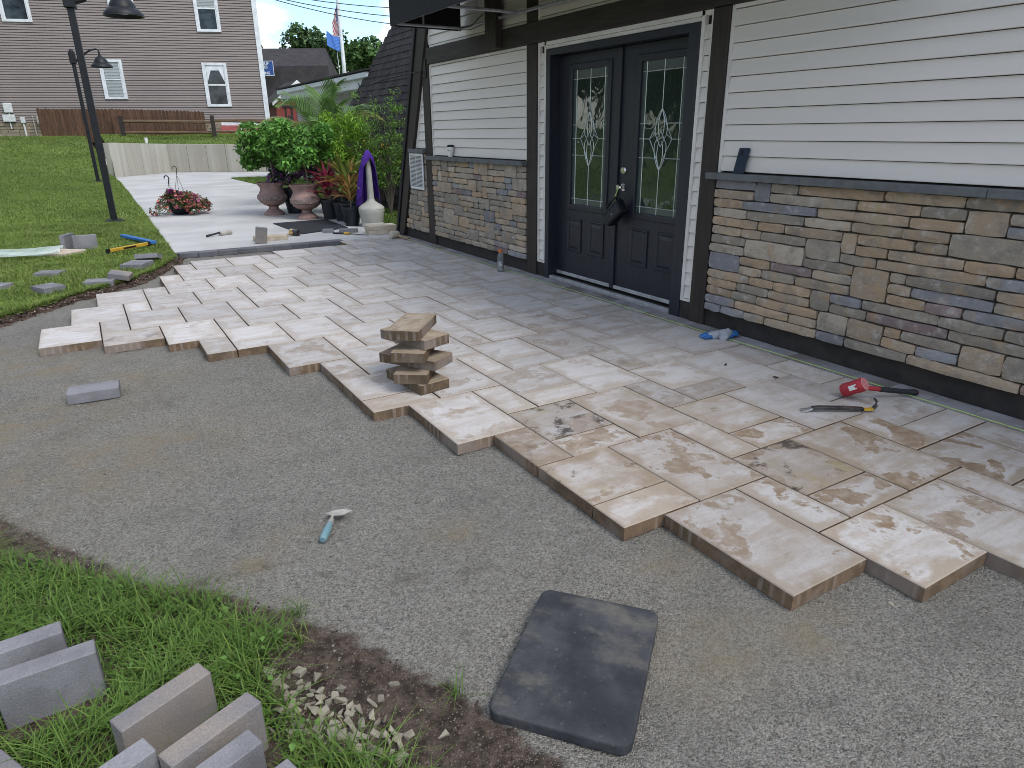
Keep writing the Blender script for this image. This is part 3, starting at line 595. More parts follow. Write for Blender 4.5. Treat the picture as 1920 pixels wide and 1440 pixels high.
for y0_, y1_, t1_ in ((-2.4, 3.6, 1.08), (6.15, 8.39, 1.08), (8.6, 8.93, 1.15)): P('mortar_backing', MB().box(3.9265, 3.954, y0_, y1_, .13, t1_), MT['mortar'])
# veneer beyond the frame, joined
mb = MB(); z = .128
while z < 1.06:
    y = -2.4+random.uniform(0, .1)
    while y < .88:
        w = min(random.uniform(.12, .4), .895-y); mb.box(3.935-random.uniform(.045, .06), 3.935, y, y+w-.006, z, z+.063); y += w
    z += .0685
P('outer_veneer', mb, MT['stone'], bevel=.006)['kind'] = 'stuff'
# vent grille over the small stone panel
vg = P('vent_grille', MB().box(3.862, 3.874, 8.63, 9.07, .69, 1.148), MT['plastic_w'], bevel=.003)
sl = MB()
for i in range(24):
    z = .725+i*.0168
    for a, b in ((8.665, 8.84), (8.86, 9.035)): sl.box(3.8585, 3.8615, a, b, z, z+.006)
subpart('louvre_slot', sl, MT['grip'], vg)
# door frame, slabs, glass
DX = 4.02
fr = MB().box(3.905, 4.06, 5.755, 5.82, -.02, 2.122).box(3.905, 4.06, 3.882, 3.995, -.02, 2.122).box(3.905, 4.06, 3.995, 5.755, 2.065, 2.122)
P('door_frame', fr, MT['door'], bevel=.004)
P('threshold', MB().box(3.925, 4.08, 3.995, 5.755, -.02, .022), MT['base'], bevel=.003); P('threshold_nosing', MB().box(3.918, 3.965, 3.995, 5.755, -.01, .03), MT['alu'], bevel=.004)
def came_pattern(mb, y0, y1, z0, z1, x):
    w, h = y1-y0, z1-z0; t_ = .0035
    def seg(a, b, r=t_): mb.tube([(x, y0+a[0]*w, z0+a[1]*h), (x, y0+b[0]*w, z0+b[1]*h)], r, 4)
    for u in (.10, .90): seg((u, 0), (u, 1))
    for v in (.045, .935, .605, .505, .38): 
        if v in (.505,): seg((0, v), (.24, v)); seg((.76, v), (1, v))
        elif v in (.605, .38): seg((0, v), (.37, v)); seg((.63, v), (1, v))
        else: seg((0, v), (1, v))
    seg((.5, .69), (.5, 1)); seg((.5, 0), (.5, .30))
    def arc(p0, p1, bu): mb.tube([(x, y0+w*((1-s_)*p0[0]+s_*p1[0]+bu*4*s_*(1-s_)), z0+h*((1-s_)*p0[1]+s_*p1[1])) for s_ in np.linspace(0, 1, 9)], t_, 4)
    for sg in (1, -1):
        arc((.5, .70), (.5+sg*.26, .505), -sg*.02); arc((.5, .30), (.5+sg*.26, .505), sg*-.02)
        arc((.5, .70), (.5+sg*.13, .535), sg*.05); arc((.5+sg*.13, .535), (.5, .455), sg*.0); arc((.5, .30), (.5+sg*.13, .475), sg*.05); arc((.5+sg*.13, .475), (.5, .555), 0)
        arc((.5, .69), (.5+sg*.03, .52), sg*.05); arc((.5, .31), (.5+sg*.03, .49), sg*.05); arc((.5+sg*.13, .535), (.5+sg*.26, .505), 0)
def door(y0, y1, gy0, gy1, pans):
    gz0, gz1 = .75, 1.93
    mb = MB().box(DX, DX+.045, y0, y1, .055, .75-.05).box(DX, DX+.045, y0, y1, gz1+.05, 2.06).box(DX, DX+.045, y0, gy0-.05, .7, gz1+.05).box(DX, DX+.045, gy1+.05, y1, .7, gz1+.05)
    d = P('door_leaf', mb, MT['door'])
    f = MB()
    for a, b, c_, e_ in ((gy0-.052, gy0, gz0-.052, gz1+.052), (gy1, gy1+.052, gz0-.052, gz1+.052), (gy0, gy1, gz0-.052, gz0), (gy0, gy1, gz1, gz1+.052)): f.box(DX-.014, DX+.02, a, b, c_, e_)
    subpart('glazing_frame', f, MT['door'], d, bevel=.006)
    w, h = gy1-gy0, gz1-gz0
    subpart('glass_pane', MB().box(DX+.010, DX+.018, gy0+.10*w, gy1-.10*w, gz0+.045*h, gz0+.935*h), MT['glass'], d)
    rp = MB().box(DX+.0095, DX+.018, gy0, gy0+.10*w, gz0, gz1).box(DX+.0095, DX+.018, gy1-.10*w, gy1, gz0, gz1).box(DX+.0095, DX+.018, gy0+.1*w, gy1-.1*w, gz0, gz0+.045*h).box(DX+.0095, DX+.018, gy0+.1*w, gy1-.1*w, gz0+.935*h, gz1)
    subpart('rippled_border', rp, MT['ripple'], d)
    cm_ = MB(); came_pattern(cm_, gy0, gy1, gz0, gz1, DX+.008); subpart('lead_came', cm_, MT['came'], d)
    for a, b in pans:
        pm_ = MB(); z0, z1 = .295, .615
        o_ = [(a, z0), (b, z0), (b, z1), (a, z1)]; ins = lambda k: [(a+k, z0+k), (b-k, z0+k), (b-k, z1-k), (a+k, z1-k)]
        lay = [(o_, DX-.001), (o_, DX-.010), (ins(.012), DX-.012), (ins(.020), DX-.003), (ins(.032), DX-.003), (ins(.055), DX-.011)]
        vs = [(x_, yy, zz) for pl_, x_ in lay for yy, zz in pl_]; fs = [(4*k+i, 4*k+(i+1) % 4, 4*k+4+(i+1) % 4, 4*k+4+i) for k in range(len(lay)-1) for i in range(4)]+[(20, 21, 22, 23)]
        subpart('raised_panel', pm_.add(vs, fs), MT['door'], d)
    subpart('door_sweep', MB().box(DX-.012, DX-.001, y0+.005, y1-.005, .045, .078), MT['alu'], d, bevel=.003)
    return d
dl = door(4.865, 5.752, 5.03, 5.54, ((5.01, 5.235), (5.355, 5.58))); dr = door(4.0, 4.86, 4.095, 4.60, ((4.08, 4.315), (4.415, 4.645)))
subpart('astragal', MB().box(DX-.022, DX-.001, 4.835, 4.885, .05, 2.06), MT['door'], dl, bevel=.004)
kb = MB(); Mx = Matrix.Rotation(-PI/2, 4, 'Y')
def xl(prof, y, z, n=16, x=DX):
    mb = MB(); mb.lathe(prof, n); mb.v = [(x-v[2], y+v[0], z+v[1]) for v in mb.v]; return mb
subpart('door_knob', xl([(.033, 0), (.033, .006), (.012, .010), (.012, .032), (.026, .042), (.029, .056), (.022, .068), (.001, .07)], 4.765, .95), MT['chrome'], dr, smooth=40)
subpart('deadbolt', xl([(.034, 0), (.034, .012), (.026, .02), (.001, .021)], 4.765, 1.09), MT['chrome'], dr, smooth=40)

# canopy above the door
cx0, cx1, cy0, cy1, cz = 3.05, 3.86, 2.2, 7.46, 2.45
aw = wthing('door_canopy', 'black canvas canopy on a metal frame above the entrance', 'awning', (3.9, 5, 2.45))
def A(name, mb, m_, **k): return mb.build(name, m_, aw, **k)
A('canvas', MB().box(cx0, cx0+.012, cy0, cy1, cz, cz+.34).add([(cx0, cy0, cz+.342), (cx0, cy1, cz+.342), (3.87, cy1, cz+1.0), (3.87, cy0, cz+1.0), (cx0, cy0, cz+.36), (cx0, cy1, cz+.36), (3.87, cy1, cz+1.02), (3.87, cy0, cz+1.02)], [(0, 1, 2, 3), (7, 6, 5, 4), (0, 4, 5, 1), (1, 5, 6, 2), (2, 6, 7, 3), (3, 7, 4, 0)]), MT['awning'])
for yy in (cy0, cy1-.012): A('end_panel', MB().prism([(cx0+.013, cz), (3.87, cz), (3.87, cz+.98), (cx0+.013, cz+.34)], yy, yy+.012, lambda a, b, h: (a, h, b)), MT['awning'])
fr_ = MB().tube([(cx0+.03, cy0, cz+.02), (cx0+.03, cy1, cz+.02)], .016, 6).tube([(3.845, cy0, cz+.02), (3.845, cy1, cz+.02)], .016, 6)
for yy in (2.3, 3.6, 4.9, 6.2, 7.40): fr_.tube([(cx0+.03, yy, cz+.02), (3.845, yy, cz+.02)], .014, 6)
for yy in (6.2, 7.40): fr_.tube([(3.4, yy, cz+.02), (3.4, yy, cz+.5)], .014, 6)
A('frame_tube', fr_, MT['alu'])
hk = MB().tube([(3.885, 8.49, 2.12), (3.86, 8.55, 2.12), (3.6, 9.1, 2.06), (3.45, 9.4, 1.98), (3.40, 9.5, 1.99), (3.40, 9.55, 2.03)], .007, 5).box(3.88, 3.893, 8.44, 8.54, 2.05, 2.25)
setp(hk.build('plant_hook', MT['black']), 'thin black plant hook arm on the slanted corner post', 'hook')
wr = MB().tube([(3.82, 7.38, 2.47), (3.80, 7.1, 2.45), (3.79, 6.9, 2.50), (3.79, 6.8, 2.53)], .005, 5).tube([(3.82, 7.36, 2.45), (3.80, 7.1, 2.42), (3.79, 6.8, 2.44)], .004, 5)
setp(wr.build('canopy_cable', MT['cable']), 'thin black cable looping from canopy frame to the bracket post', 'cable')

# side roof of the lodge with shingle courses
rf = wthing('shingled_side_roof', 'steep dark shingled roof slope behind the slanted corner post', 'roof', (5.2, 12, 0))
RS = .40
def rp_(y, z, o_=0): return (5.0+RS*z-o_*.93, y, z+o_*.37)
far = lambda z: min(17.1, 17.05-.9*(z-1.95))
mb = MB().add([rp_(9.0, -.1), rp_(far(0)+.02, -.1), rp_(far(5.2), 5.2), rp_(9.0, 5.2), (10, 9, -.1), (10, 17, -.1), (10, 14, 5.2), (10, 9, 5.2)], [(0, 1, 2, 3), (1, 5, 6, 2), (0, 3, 7, 4), (3, 2, 6, 7)])
mb.build('roof_deck', MT['shingle'], rf)
sh = MB(); z = 0.; k = 0
while z < 5.1:
    y = 8.9+(k % 2)*.09; e_ = far(z)
    while y < e_:
        w = min(.175, e_-y+.01); t0, t1 = .012+random.uniform(0, .006), .003; zt = z+.155
        a = [rp_(y, z, 0), rp_(y+w-.008, z, 0), rp_(y+w-.008, zt, 0), rp_(y, zt, 0), rp_(y, z, t0), rp_(y+w-.008, z, t0), rp_(y+w-.008, zt, t1), rp_(y, zt, t1)]
        sh.add(a, [(4, 5, 6, 7), (0, 1, 5, 4), (1, 2, 6, 5), (3, 0, 4, 7)]); y += .175
    z += .135; k += 1
s_ = sh.build('shingle_courses', MT['shingle'], rf); s_['kind'] = 'stuff'
# white-fasciaed wing behind
wg = wthing('white_fascia_wing', 'low wing with white fascia and pale clapboard behind the palm', 'building', (6.5, 19, 0))
MB().box(6.52, 10, 16.2, 24.4, -.1, 2.4).build('wall', MT['greysiding'], wg)
lap = MB(); z = .1
while z < 2.3: lap.box(6.495, 6.518, 16.2, 24.4, z, z+.105); z += .115
o = lap.build('clapboard', MT['greysiding'], wg); o['kind'] = 'stuff'
MB().box(6.1, 6.15, 16.3, 24.7, 2.40, 2.72).box(6.15, 6.52, 16.3, 24.7, 2.40, 2.43).build('fascia', MT['whitewall'], wg, bevel=.01)
MB().box(6.0, 6.099, 16.3, 24.7, 2.60, 2.72).build('gutter', MT['whitewall'], wg, bevel=.02)
MB().add([(5.98, 16.25, 2.74), (5.98, 24.75, 2.74), (10, 24.75, 3.2), (10, 16.25, 3.2), (5.98, 16.25, 2.78), (5.98, 24.75, 2.78), (10, 24.75, 3.25), (10, 16.25, 3.25)], [(0, 1, 2, 3), (7, 6, 5, 4), (0, 4, 5, 1), (1, 5, 6, 2), (2, 6, 7, 3), (3, 7, 4, 0)]).build('roof', MT['shingle'], wg)

# ------------------------------------------------------------------ grass
def blades(name, pts, h, w, bend, seg, cols, tipc, label):
    n = len(pts); th = rng.uniform(0, 2*PI, n); d = np.c_[np.cos(th), np.sin(th), np.zeros(n)]; sd_ = np.c_[-d[:, 1], d[:, 0], np.zeros(n)]
    V = np.zeros((n, 2*seg+1, 3)); C = np.zeros((n, 2*seg+1, 3))
    for k in range(seg+1):
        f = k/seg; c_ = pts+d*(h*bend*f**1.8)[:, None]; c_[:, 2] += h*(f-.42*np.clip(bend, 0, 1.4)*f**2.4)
        ww = (w*(1-f**1.6)*.5)[:, None]; cc = cols*(.5+.5*f)*(1-f*.35)+tipc*f*.35  # colour darkens towards the root, painting in the shade between blades
        if k < seg: V[:, 2*k] = c_-sd_*ww; V[:, 2*k+1] = c_+sd_*ww; C[:, 2*k] = cc; C[:, 2*k+1] = cc
        else: V[:, 2*seg] = c_; C[:, 2*seg] = cc
    m_ = 2*seg+1; tri = []
    for k in range(seg-1): tri += [(2*k, 2*k+1, 2*k+3), (2*k, 2*k+3, 2*k+2)]
    tri.append((2*seg-2, 2*seg-1, 2*seg)); tri = np.array(tri)
    F = (tri[None]+m_*np.arange(n)[:, None, None]).reshape(-1, 3)
    o = link(name, npmesh(name, V.reshape(-1, 3), F, C.reshape(-1, 3)), MT['grass']); return setp(o, label, 'grass', kind='stuff')
def gcol(n, x, y, base=(.19, .27, .05), dry=(.42, .42, .16)):
    k = vnoise(x, y, .9, 21)*.5+vnoise(x, y, 4, 22)*.5; v = rng.uniform(.65, 1.3, n)*(.6+.8*k)
    c_ = np.array(base)[None]*v[:, None]; m_ = (rng.random(n) < .16)[:, None]; return np.where(m_, np.array(dry)[None]*v[:, None]*.8, c_)
def scatter(n, x0, x1, y0, y1, test):
    x = rng.uniform(x0, x1, n); y = rng.uniform(y0, y1, n); k = test(x, y); return x[k], y[k]
TIP = np.array([.22, .34, .07])
x, y = scatter(230000, -3.2, 1.0, 6.2, 14.5, is_lawn); keep = (x-.55*(y-9)*0 > -.115*y-.35-(y < 9)*.3); x, y = x[keep], y[keep]
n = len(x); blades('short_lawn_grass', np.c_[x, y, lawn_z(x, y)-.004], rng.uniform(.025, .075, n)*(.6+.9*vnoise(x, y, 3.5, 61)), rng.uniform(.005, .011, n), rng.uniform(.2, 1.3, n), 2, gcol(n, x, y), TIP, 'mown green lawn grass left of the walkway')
x, y = scatter(150000, -6.5, 1.1, 14.3, 30, is_lawn); n = len(x)
blades('distant_lawn_grass', np.c_[x, y, lawn_z(x, y)-.004], rng.uniform(.03, .065, n), rng.uniform(.014, .028, n), rng.uniform(.2, 1.0, n), 1, gcol(n, x, y), TIP, 'mown lawn grass on the slope below the taupe house')
x, y = scatter(90000, -8, 12, 27, 37, lambda a, b: is_lawn(a, b) & (b > 29.5)); n = len(x)
blades('upper_lawn_grass', np.c_[x, y, lawn_z(x, y)-.004], rng.uniform(.04, .08, n), rng.uniform(.02, .04, n), rng.uniform(.2, 1.0, n), 1, gcol(n, x, y), TIP, 'grass on the bank above the concrete retaining wall')
x, y = scatter(70000, 3.9, 6.0, 9.6, 25.3, lambda a, b: is_lawn(a, b) & ((b > 16) | (a < 5.2))); n = len(x)
blades('bed_grass', np.c_[x, y, lawn_z(x, y)-.004], rng.uniform(.04, .09, n), rng.uniform(.008, .016, n), rng.uniform(.2, 1.0, n), 2, gcol(n, x, y, (.075, .16, .02)), TIP, 'grass strip between the walkway and the lodge')
# overhanging fringe at the cut edge
x = rng.uniform(-2, .84, 9000); y = np.interp(x, EX, EY)+rng.uniform(-.005, .09, 9000); n = len(x)
blades('lawn_fringe', np.c_[x, y, np.full(n, -.015)], rng.uniform(.03, .07, n), rng.uniform(.004, .008, n), rng.uniform(.5, 1.5, n), 3, gcol(n, x, y), TIP, 'longer grass hanging over the cut lawn edge')
# long grass in the foreground
x, y = scatter(42000, -1.1, .5, .8, 3.2, lambda a, b: inpoly(a, b, GR)); d_ = polydist(x, y, GR); k = (rng.random(len(x)) < .35+.65*np.clip(d_/.06, 0, 1)) & (rng.random(len(x)) < .55+.6*vnoise(x, y, 9, 33)); x, y = x[k], y[k]; n = len(x)
hh = rng.uniform(.06, .135, n)*(.65+.7*vnoise(x, y, 5, 31)); pvs = [(-.402, 2.02, 5), (-.322, 1.888, 2), (-.068, 1.597, 23.5), (.022, 1.425, 23), (-.214, 1.408, 22.7), (-.002, 1.307, 21), (.053, 1.182, 18), (-.43, 1.565, -58)]
pd_ = np.full(n, 9.)
for a_, b_, q_ in pvs:
    ux, uy = math.cos(R(q_)), math.sin(R(q_)); lx = (x-a_)*ux+(y-b_)*uy; ly = -(x-a_)*uy+(y-b_)*ux; pd_ = np.minimum(pd_, np.hypot(np.maximum(np.abs(lx)-.115, 0), np.maximum(np.abs(ly+.03)-.055, 0)))
hh = hh*(.30+.70*np.clip((pd_-.0)/.11, 0, 1)); k = pd_ > .004; x, y, hh, n = x[k], y[k], hh[k], int(k.sum())
gc = gcol(n, x, y, (.072, .15, .025), (.2, .28, .065))
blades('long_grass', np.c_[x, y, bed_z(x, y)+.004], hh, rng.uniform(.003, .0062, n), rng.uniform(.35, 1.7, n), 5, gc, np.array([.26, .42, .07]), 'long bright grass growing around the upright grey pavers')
x = np.r_[rng.normal(.30, .02, 40), rng.normal(.33, .02, 25), rng.normal(.62, .01, 20), rng.normal(.27, .06, 60)]; y = np.r_[rng.normal(1.80, .02, 40), rng.normal(1.93, .015, 25), rng.normal(1.35, .012, 20), rng.normal(1.30, .05, 60)]; n = len(x)
blades('stray_grass_tufts', np.c_[x, y, bed_z(x, y)], rng.uniform(.03, .085, n), rng.uniform(.002, .004, n), rng.uniform(.4, 1.8, n), 4, gcol(n, x, y, (.08, .17, .02)), TIP, 'stray green tufts at the edge of the bare soil')
x, y = scatter(900, -1.1, .4, 1.0, 2.7, lambda a, b: inpoly(a, b, GR)); k = vnoise(x, y, 6, 71) > .5
for a_, b_, q_ in pvs: k &= np.hypot(x-a_, y-b_-.03) > .17
x, y = x[k], y[k]; n = len(x)

# ------------------------------------------------------------------ foliage tools
def leafcloud(pts, size, aspect=.55, cols=None, up=.3, fold=.15):
    n = len(pts); nrm = rng.normal(size=(n, 3)); nrm[:, 2] = np.abs(nrm[:, 2])+up; nrm /= np.linalg.norm(nrm, axis=1)[:, None]
    a = rng.normal(size=(n, 3)); a[:, 2] -= .5; a -= nrm*(a*nrm).sum(1)[:, None]; a /= np.linalg.norm(a, axis=1)[:, None]; b = np.cross(nrm, a)
    s = (np.full(n, size) if np.isscalar(size) else size)[:, None]*rng.uniform(.65, 1.3, (n, 1))
    V = np.stack([pts-a*s*.5, pts+b*s*aspect*.5+nrm*s*fold, pts+a*s*.5, pts-b*s*aspect*.5+nrm*s*fold], 1).reshape(-1, 3)
    q = 4*np.arange(n)[:, None]; F = np.concatenate([q+np.array([[0, 1, 2]]), q+np.array([[0, 2, 3]])]); return V, F, np.repeat(cols, 4, 0)
def crown(name, parent, blobs, n, size, base, mat_, var=.35, aspect=.55, shell=.55, dark=None):
    """blobs: list of (x,y,z,rx,ry,rz) ellipsoids in world space"""
    w = np.array([b[3]*b[4]*b[5] for b in blobs])**.67; w /= w.sum(); idx = rng.choice(len(blobs), n, p=w); B = np.array(blobs)[idx]
    d = rng.normal(size=(n, 3)); d /= np.linalg.norm(d, axis=1)[:, None]; r = shell+(1-shell)*rng.random(n)**.6; r *= rng.uniform(.85, 1.12, n)
    P_ = B[:, :3]+d*B[:, 3:]*r[:, None]
    c_ = np.array(base)[None]*rng.uniform(1-var, 1+var, (n, 1))*(rng.uniform(.75, 1.25, len(blobs))[idx])[:, None]
    V, F, C = leafcloud(P_, size, aspect, c_)
    me = npmesh(name, V-np.array(parent.location), F, C); o = link(name, me, mat_, parent); return o
def branchy(mb, base, top, r0, limbs, spread, seed):
    rr = random.Random(seed); b = Vector(base); t_ = Vector(top); pts = [b.lerp(t_, f)+Vector((rr.gauss(0, .03), rr.gauss(0, .03), 0))*(t_-b).length*f*(1-f)*2 for f in (0, .3, .6, .85, 1)]
    mb.tube(pts, [r0, r0*.82, r0*.65, r0*.45, r0*.3], 7)
    for i in range(limbs):
        f = rr.uniform(.45, .95); p = b.lerp(t_, f); q = rr.uniform(0, 6.28); e = p+Vector((math.cos(q)*spread, math.sin(q)*spread, spread*rr.uniform(.4, 1.1))); mb.tube([p, p.lerp(e, .5)+Vector((0, 0, spread*.08)), e], [r0*.4, r0*.28, r0*.1], 5)
def far_tree(label, x, y, z0, h, rx, n, base, seed, group=None, conifer=False, lsize=.5):
    rr = random.Random(seed); t_ = wthing('broadleaf_tree' if not conifer else 'conifer_tree', label, 'tree', (x, y, z0), group)
    mb = MB(); branchy(mb, (x, y, z0-.2), (x+rr.uniform(-.3, .3), y, z0+h*(.95 if conifer else .75)), h*.022, 9, rx*.6, seed); mb.build('trunk', MT['trunk'], t_)
    bl = []
    for i in range(26):
        if conifer: f = rr.random()**.8; q = rr.uniform(0, 6.28); rad = rx*(1-f)*.8+.1; bl.append((x+math.cos(q)*rad*.6, y+math.sin(q)*rad*.6, z0+h*(.1+.9*f), rad*.55+.15, rad*.55+.15, h*.05))
        else: q = rr.uniform(0, 6.28); f = rr.random(); rad = rx*rr.uniform(.1, .72); bl.append((x+math.cos(q)*rad, y+math.sin(q)*rad, z0+h*(.32+.55*f), rx*rr.uniform(.2, .42), rx*rr.uniform(.2, .42), h*rr.uniform(.08, .15)))
    crown('crown', t_, bl, n, lsize, tuple(c*1.7 for c in base), MT['farleaf'], .4)
    return t_

vv, ff, cc_ = leafcloud(np.c_[x, y, bed_z(x, y)+rng.uniform(.02, .07, n)], .022, .7, np.array([[.12, .24, .05]])*rng.uniform(.6, 1.4, (n, 1)), 1.2)
o = link('broadleaf_weeds', npmesh('broadleaf_weeds', vv, ff, cc_), MT['leaf']); setp(o, 'small broad leaved weeds among the long foreground grass', 'weeds', kind='stuff')
# ------------------------------------------------------------------ background: retaining wall, house, fences, lamps
rw = wthing('retaining_wall', 'weathered concrete retaining wall bordering the raised lawn', 'wall', (3.1, 31, 0))
def wallseg(a, b, za, zb, npan, thick=.22):
    a, b = Vector(a), Vector(b); d = (b-a).normalized(); nn_ = Vector((-d.y, d.x)); nn_ = nn_ if nn_.y > 0 else -nn_; L_ = (b-a).length
    for i in range(npan):
        s0, s1 = L_*i/npan+(.006 if i else 0), L_*(i+1)/npan-.006; t0, t1 = za+(zb-za)*s0/L_, za+(zb-za)*s1/L_
        p = [a+d*s0, a+d*s1]; q = [v+nn_*thick for v in p]
        mb = MB().add([(p[0].x, p[0].y, -.1), (p[1].x, p[1].y, -.1), (q[1].x, q[1].y, -.1), (q[0].x, q[0].y, -.1), (p[0].x, p[0].y, t0), (p[1].x, p[1].y, t1), (q[1].x, q[1].y, t1), (q[0].x, q[0].y, t0)], [(3, 2, 1, 0), (4, 5, 6, 7), (0, 1, 5, 4), (1, 2, 6, 5), (2, 3, 7, 6), (3, 0, 4, 7)])
        mb.build('wall_panel', MT['rwall'], rw, bevel=.01)
wallseg((1.03, 28.6), (3.11, 31.13), 1.15, 1.06, 4); wallseg((3.10, 31.14), (6.28, 28.97), 1.06, 1.0, 5); wallseg((6.3, 28.95), (14, 23.7), 1.0, .9, 9)
wallseg((.98, 28.72), (1.02, 28.6), 1.15, 1.15, 1, .3)
cupf = MB().lathe([(.045, 0), (.062, .2)], 14, (2.35, 30.32, 1.10)).build('paper_cup', MT['paperw'], smooth=40); setp(cupf, 'white paper cup standing on the far retaining wall', 'cup')
# taupe house
HP = Vector((8.47, 37.53, 0)); HD = Vector((.951, -.309, 0)).normalized(); HN = Vector((HD.y, -HD.x, 0)); 
if HN.y > 0: HN = -HN
house = thing('taupe_house', 'two storey taupe sided house with white framed windows', 'building', HP)
house.rotation_euler = (0, 0, math.atan2(HD.y, HD.x))      # local x along facade, local -y towards the viewer
MB().prism([(-16, .03), (0, .03), (-2.6, 9), (-16, 9)], .3, 9.2, lambda a, b, h: (a, b, h)).build('wall', MT['darkwood'], house)  # dark colour shows through the siding gaps as painted lap shadow lines
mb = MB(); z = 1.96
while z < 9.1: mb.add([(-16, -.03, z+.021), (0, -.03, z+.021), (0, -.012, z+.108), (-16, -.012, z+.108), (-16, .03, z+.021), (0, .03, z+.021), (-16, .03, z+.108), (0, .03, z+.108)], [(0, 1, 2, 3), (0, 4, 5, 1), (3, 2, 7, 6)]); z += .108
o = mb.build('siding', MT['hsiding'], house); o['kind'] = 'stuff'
MB().box(-.05, .16, -.06, .03, 1.9, 9.2).build('corner_board', MT['hwhite'], house)
MB().box(-2.35, -.02, -.04, .02, 1.80, 1.955).build('skirt_board', MT['hwhite'], house)
found = MB(); zz = 1.1
while zz < 1.95:
    s_ = -16
    while s_ < -2.4: w = random.uniform(.25, .6); found.box(s_, s_+w-.02, -.06-random.uniform(0, .03), .02, zz, zz+.13); s_ += w
    zz += .145
o = found.build('stone_foundation', MT['stone'], house); o['kind'] = 'stuff'; o.color = (.27, .22, .16, 1)
MB().box(-2.35, -.02, -.005, .02, 1.0, 1.80).build('foundation', MT['base'], house)
MB().add([(-16.4, -.5, 9.0), (.4, -.5, 9.0), (-1.0, 4.5, 11.5), (-16.4, 4.5, 11.5), (-16.4, 9.5, 9.0), (-2.4, 9.5, 9.0)], [(0, 1, 2, 3), (3, 2, 5, 4), (0, 3, 4), (1, 5, 2)]).build('roof', MT['barnroof'], house)
def hwin(s0, s1, z0, z1, low='dark', up_='dark'):
    f = MB(); t_ = .11
    f.box(s0, s0+t_, -.07, -.013, z0, z1).box(s1-t_, s1, -.07, -.013, z0, z1).box(s0+t_, s1-t_, -.07, -.013, z1-t_, z1).box(s0+t_, s1-t_, -.07, -.013, z0, z0+t_)
    o = f.build('window', MT['hwhite'], house)
    zm = (z0+z1)/2
    r = MB().box(s0+t_, s1-t_, -.055, -.03, zm-.035, zm+.035).box(s0+t_, s0+t_+.05, -.05, -.03, z0+t_, zm-.036).box(s1-t_-.05, s1-t_, -.05, -.03, z0+t_, zm-.036).box(s0+t_, s0+t_+.05, -.05, -.03, zm+.036, z1-t_).box(s1-t_-.05, s1-t_, -.05, -.03, zm+.036, z1-t_)
    r.build('sash', MT['hwhite'], o)
    for a, b, kk in ((z0+t_, zm-.036, low), (zm+.036, z1-t_, up_)):
        MB().box(s0+t_+.051, s1-t_-.051, -.036, -.03, a, b).build('pane', MT['hglass'], o)
        if kk == 'blind':
            bl = MB(); q = a+.02
            while q < b: bl.box(s0+t_+.06, s1-t_-.06, -.0385, -.037, q, q+.05); q += .062
            bl.build('blind', MT['blind'], o)
        if kk == 'curtain':
            cu = MB().add([(s0+t_+.06, -.038, b), (s1-t_-.06, -.038, b), (s1-t_-.06, -.038, b-.22), (s0+t_+.06, -.038, b-.22)], [(0, 1, 2, 3)]).add([(s0+t_+.06, -.038, b-.22), (s0+t_+.26, -.038, b-.22), (s0+t_+.06, -.038, a+.1)], [(0, 1, 2)]).add([(s1-t_-.06, -.038, b-.22), (s1-t_-.26, -.038, b-.22), (s1-t_-.06, -.038, a+.1)], [(0, 1, 2)])
            cu.build('curtain', MT['hwhite'], o)
hwin(-2.66, -1.55, 2.66, 4.60, 'dark', 'curtain'); hwin(-7.12, -6.14, 2.99, 4.69, 'blind', 'blind'); hwin(-2.62, -1.55, 5.93, 7.9, 'dark', 'blind'); hwin(-10.66, -9.46, 6.17, 8.1, 'dark', 'dark'); hwin(-6.25, -5.17, 6.5, 8.2, 'blind', 'dark'); hwin(-14.2, -13.1, 2.8, 4.6)
def hloc(s, off, z): v = HP+HD*s+HN*off; return (v.x, v.y, z)
def hthing(name, label, cat, s, off, z, group=None): t_ = thing(name, label, cat, hloc(s, off, z), house.rotation_euler.z, group); return t_
bh = hthing('cellar_bulkhead', 'red sloping cellar hatch at the foot of the taupe house', 'hatch', -1.2, .05, 1.0)
MB().add([(-.95, -1.3, 0), (.95, -1.3, 0), (.95, 0, 0), (-.95, 0, 0), (-.95, -1.3, .2), (.95, -1.3, .2), (.95, 0, .8), (-.95, 0, .8)], [(4, 5, 6, 7), (0, 1, 5, 4), (1, 2, 6, 5), (3, 0, 4, 7)]).build('hatch_body', MT['bulk'], bh)
MB().add([(-.03, -1.3, .22), (.03, -1.3, .22), (.03, 0, .83), (-.03, 0, .83)], [(0, 1, 2, 3)]).build('hatch_seam', MT['hwhite'], bh)
for nm, lab, s, z, w, h in (('meter_box', 'grey electric meter box on the taupe house wall', -11.25, 2.42, .35, .42), ('meter_cabinet', 'white utility cabinet below the meter on the taupe house', -11.3, 2.02, .5, .32), ('utility_pedestal', 'small grey pedestal box standing left of the board fence', -10.75, 1.4, .16, .9)):
    t_ = hthing(nm, lab, 'utility box', s, .06, z-.02 if nm != 'utility_pedestal' else 1.35)
    if nm == 'utility_pedestal': MB().box(-.03, .03, -.1, -.04, 0, .6).build('stand', MT['plastic_w'], t_); MB().box(-.09, .09, -.14, -.02, .6, .86).build('box', MT['plastic_w'], t_, bevel=.02)
    else: MB().box(-w/2, w/2, -.14, 0, 0, h).build('box', MT['plastic_w'], t_, bevel=.03); MB().tube([(0, -.07, -.3), (0, -.07, -.01)], .025, 6).build('conduit', MT['plastic_w'], t_)
gm = hthing('gas_meter', 'grey gas meter with pipes beside the stone foundation', 'meter', -10.0, .1, 1.45)
MB().box(-.15, .15, -.2, 0, .45, .75).build('meter_body', MT['dustysteel'], gm, bevel=.04); MB().tube([(-.3, -.1, -.1), (-.3, -.1, .85), (-.1, -.1, .85), (-.1, -.1, .76)], .025, 6).build('pipe', MT['dustysteel'], gm)
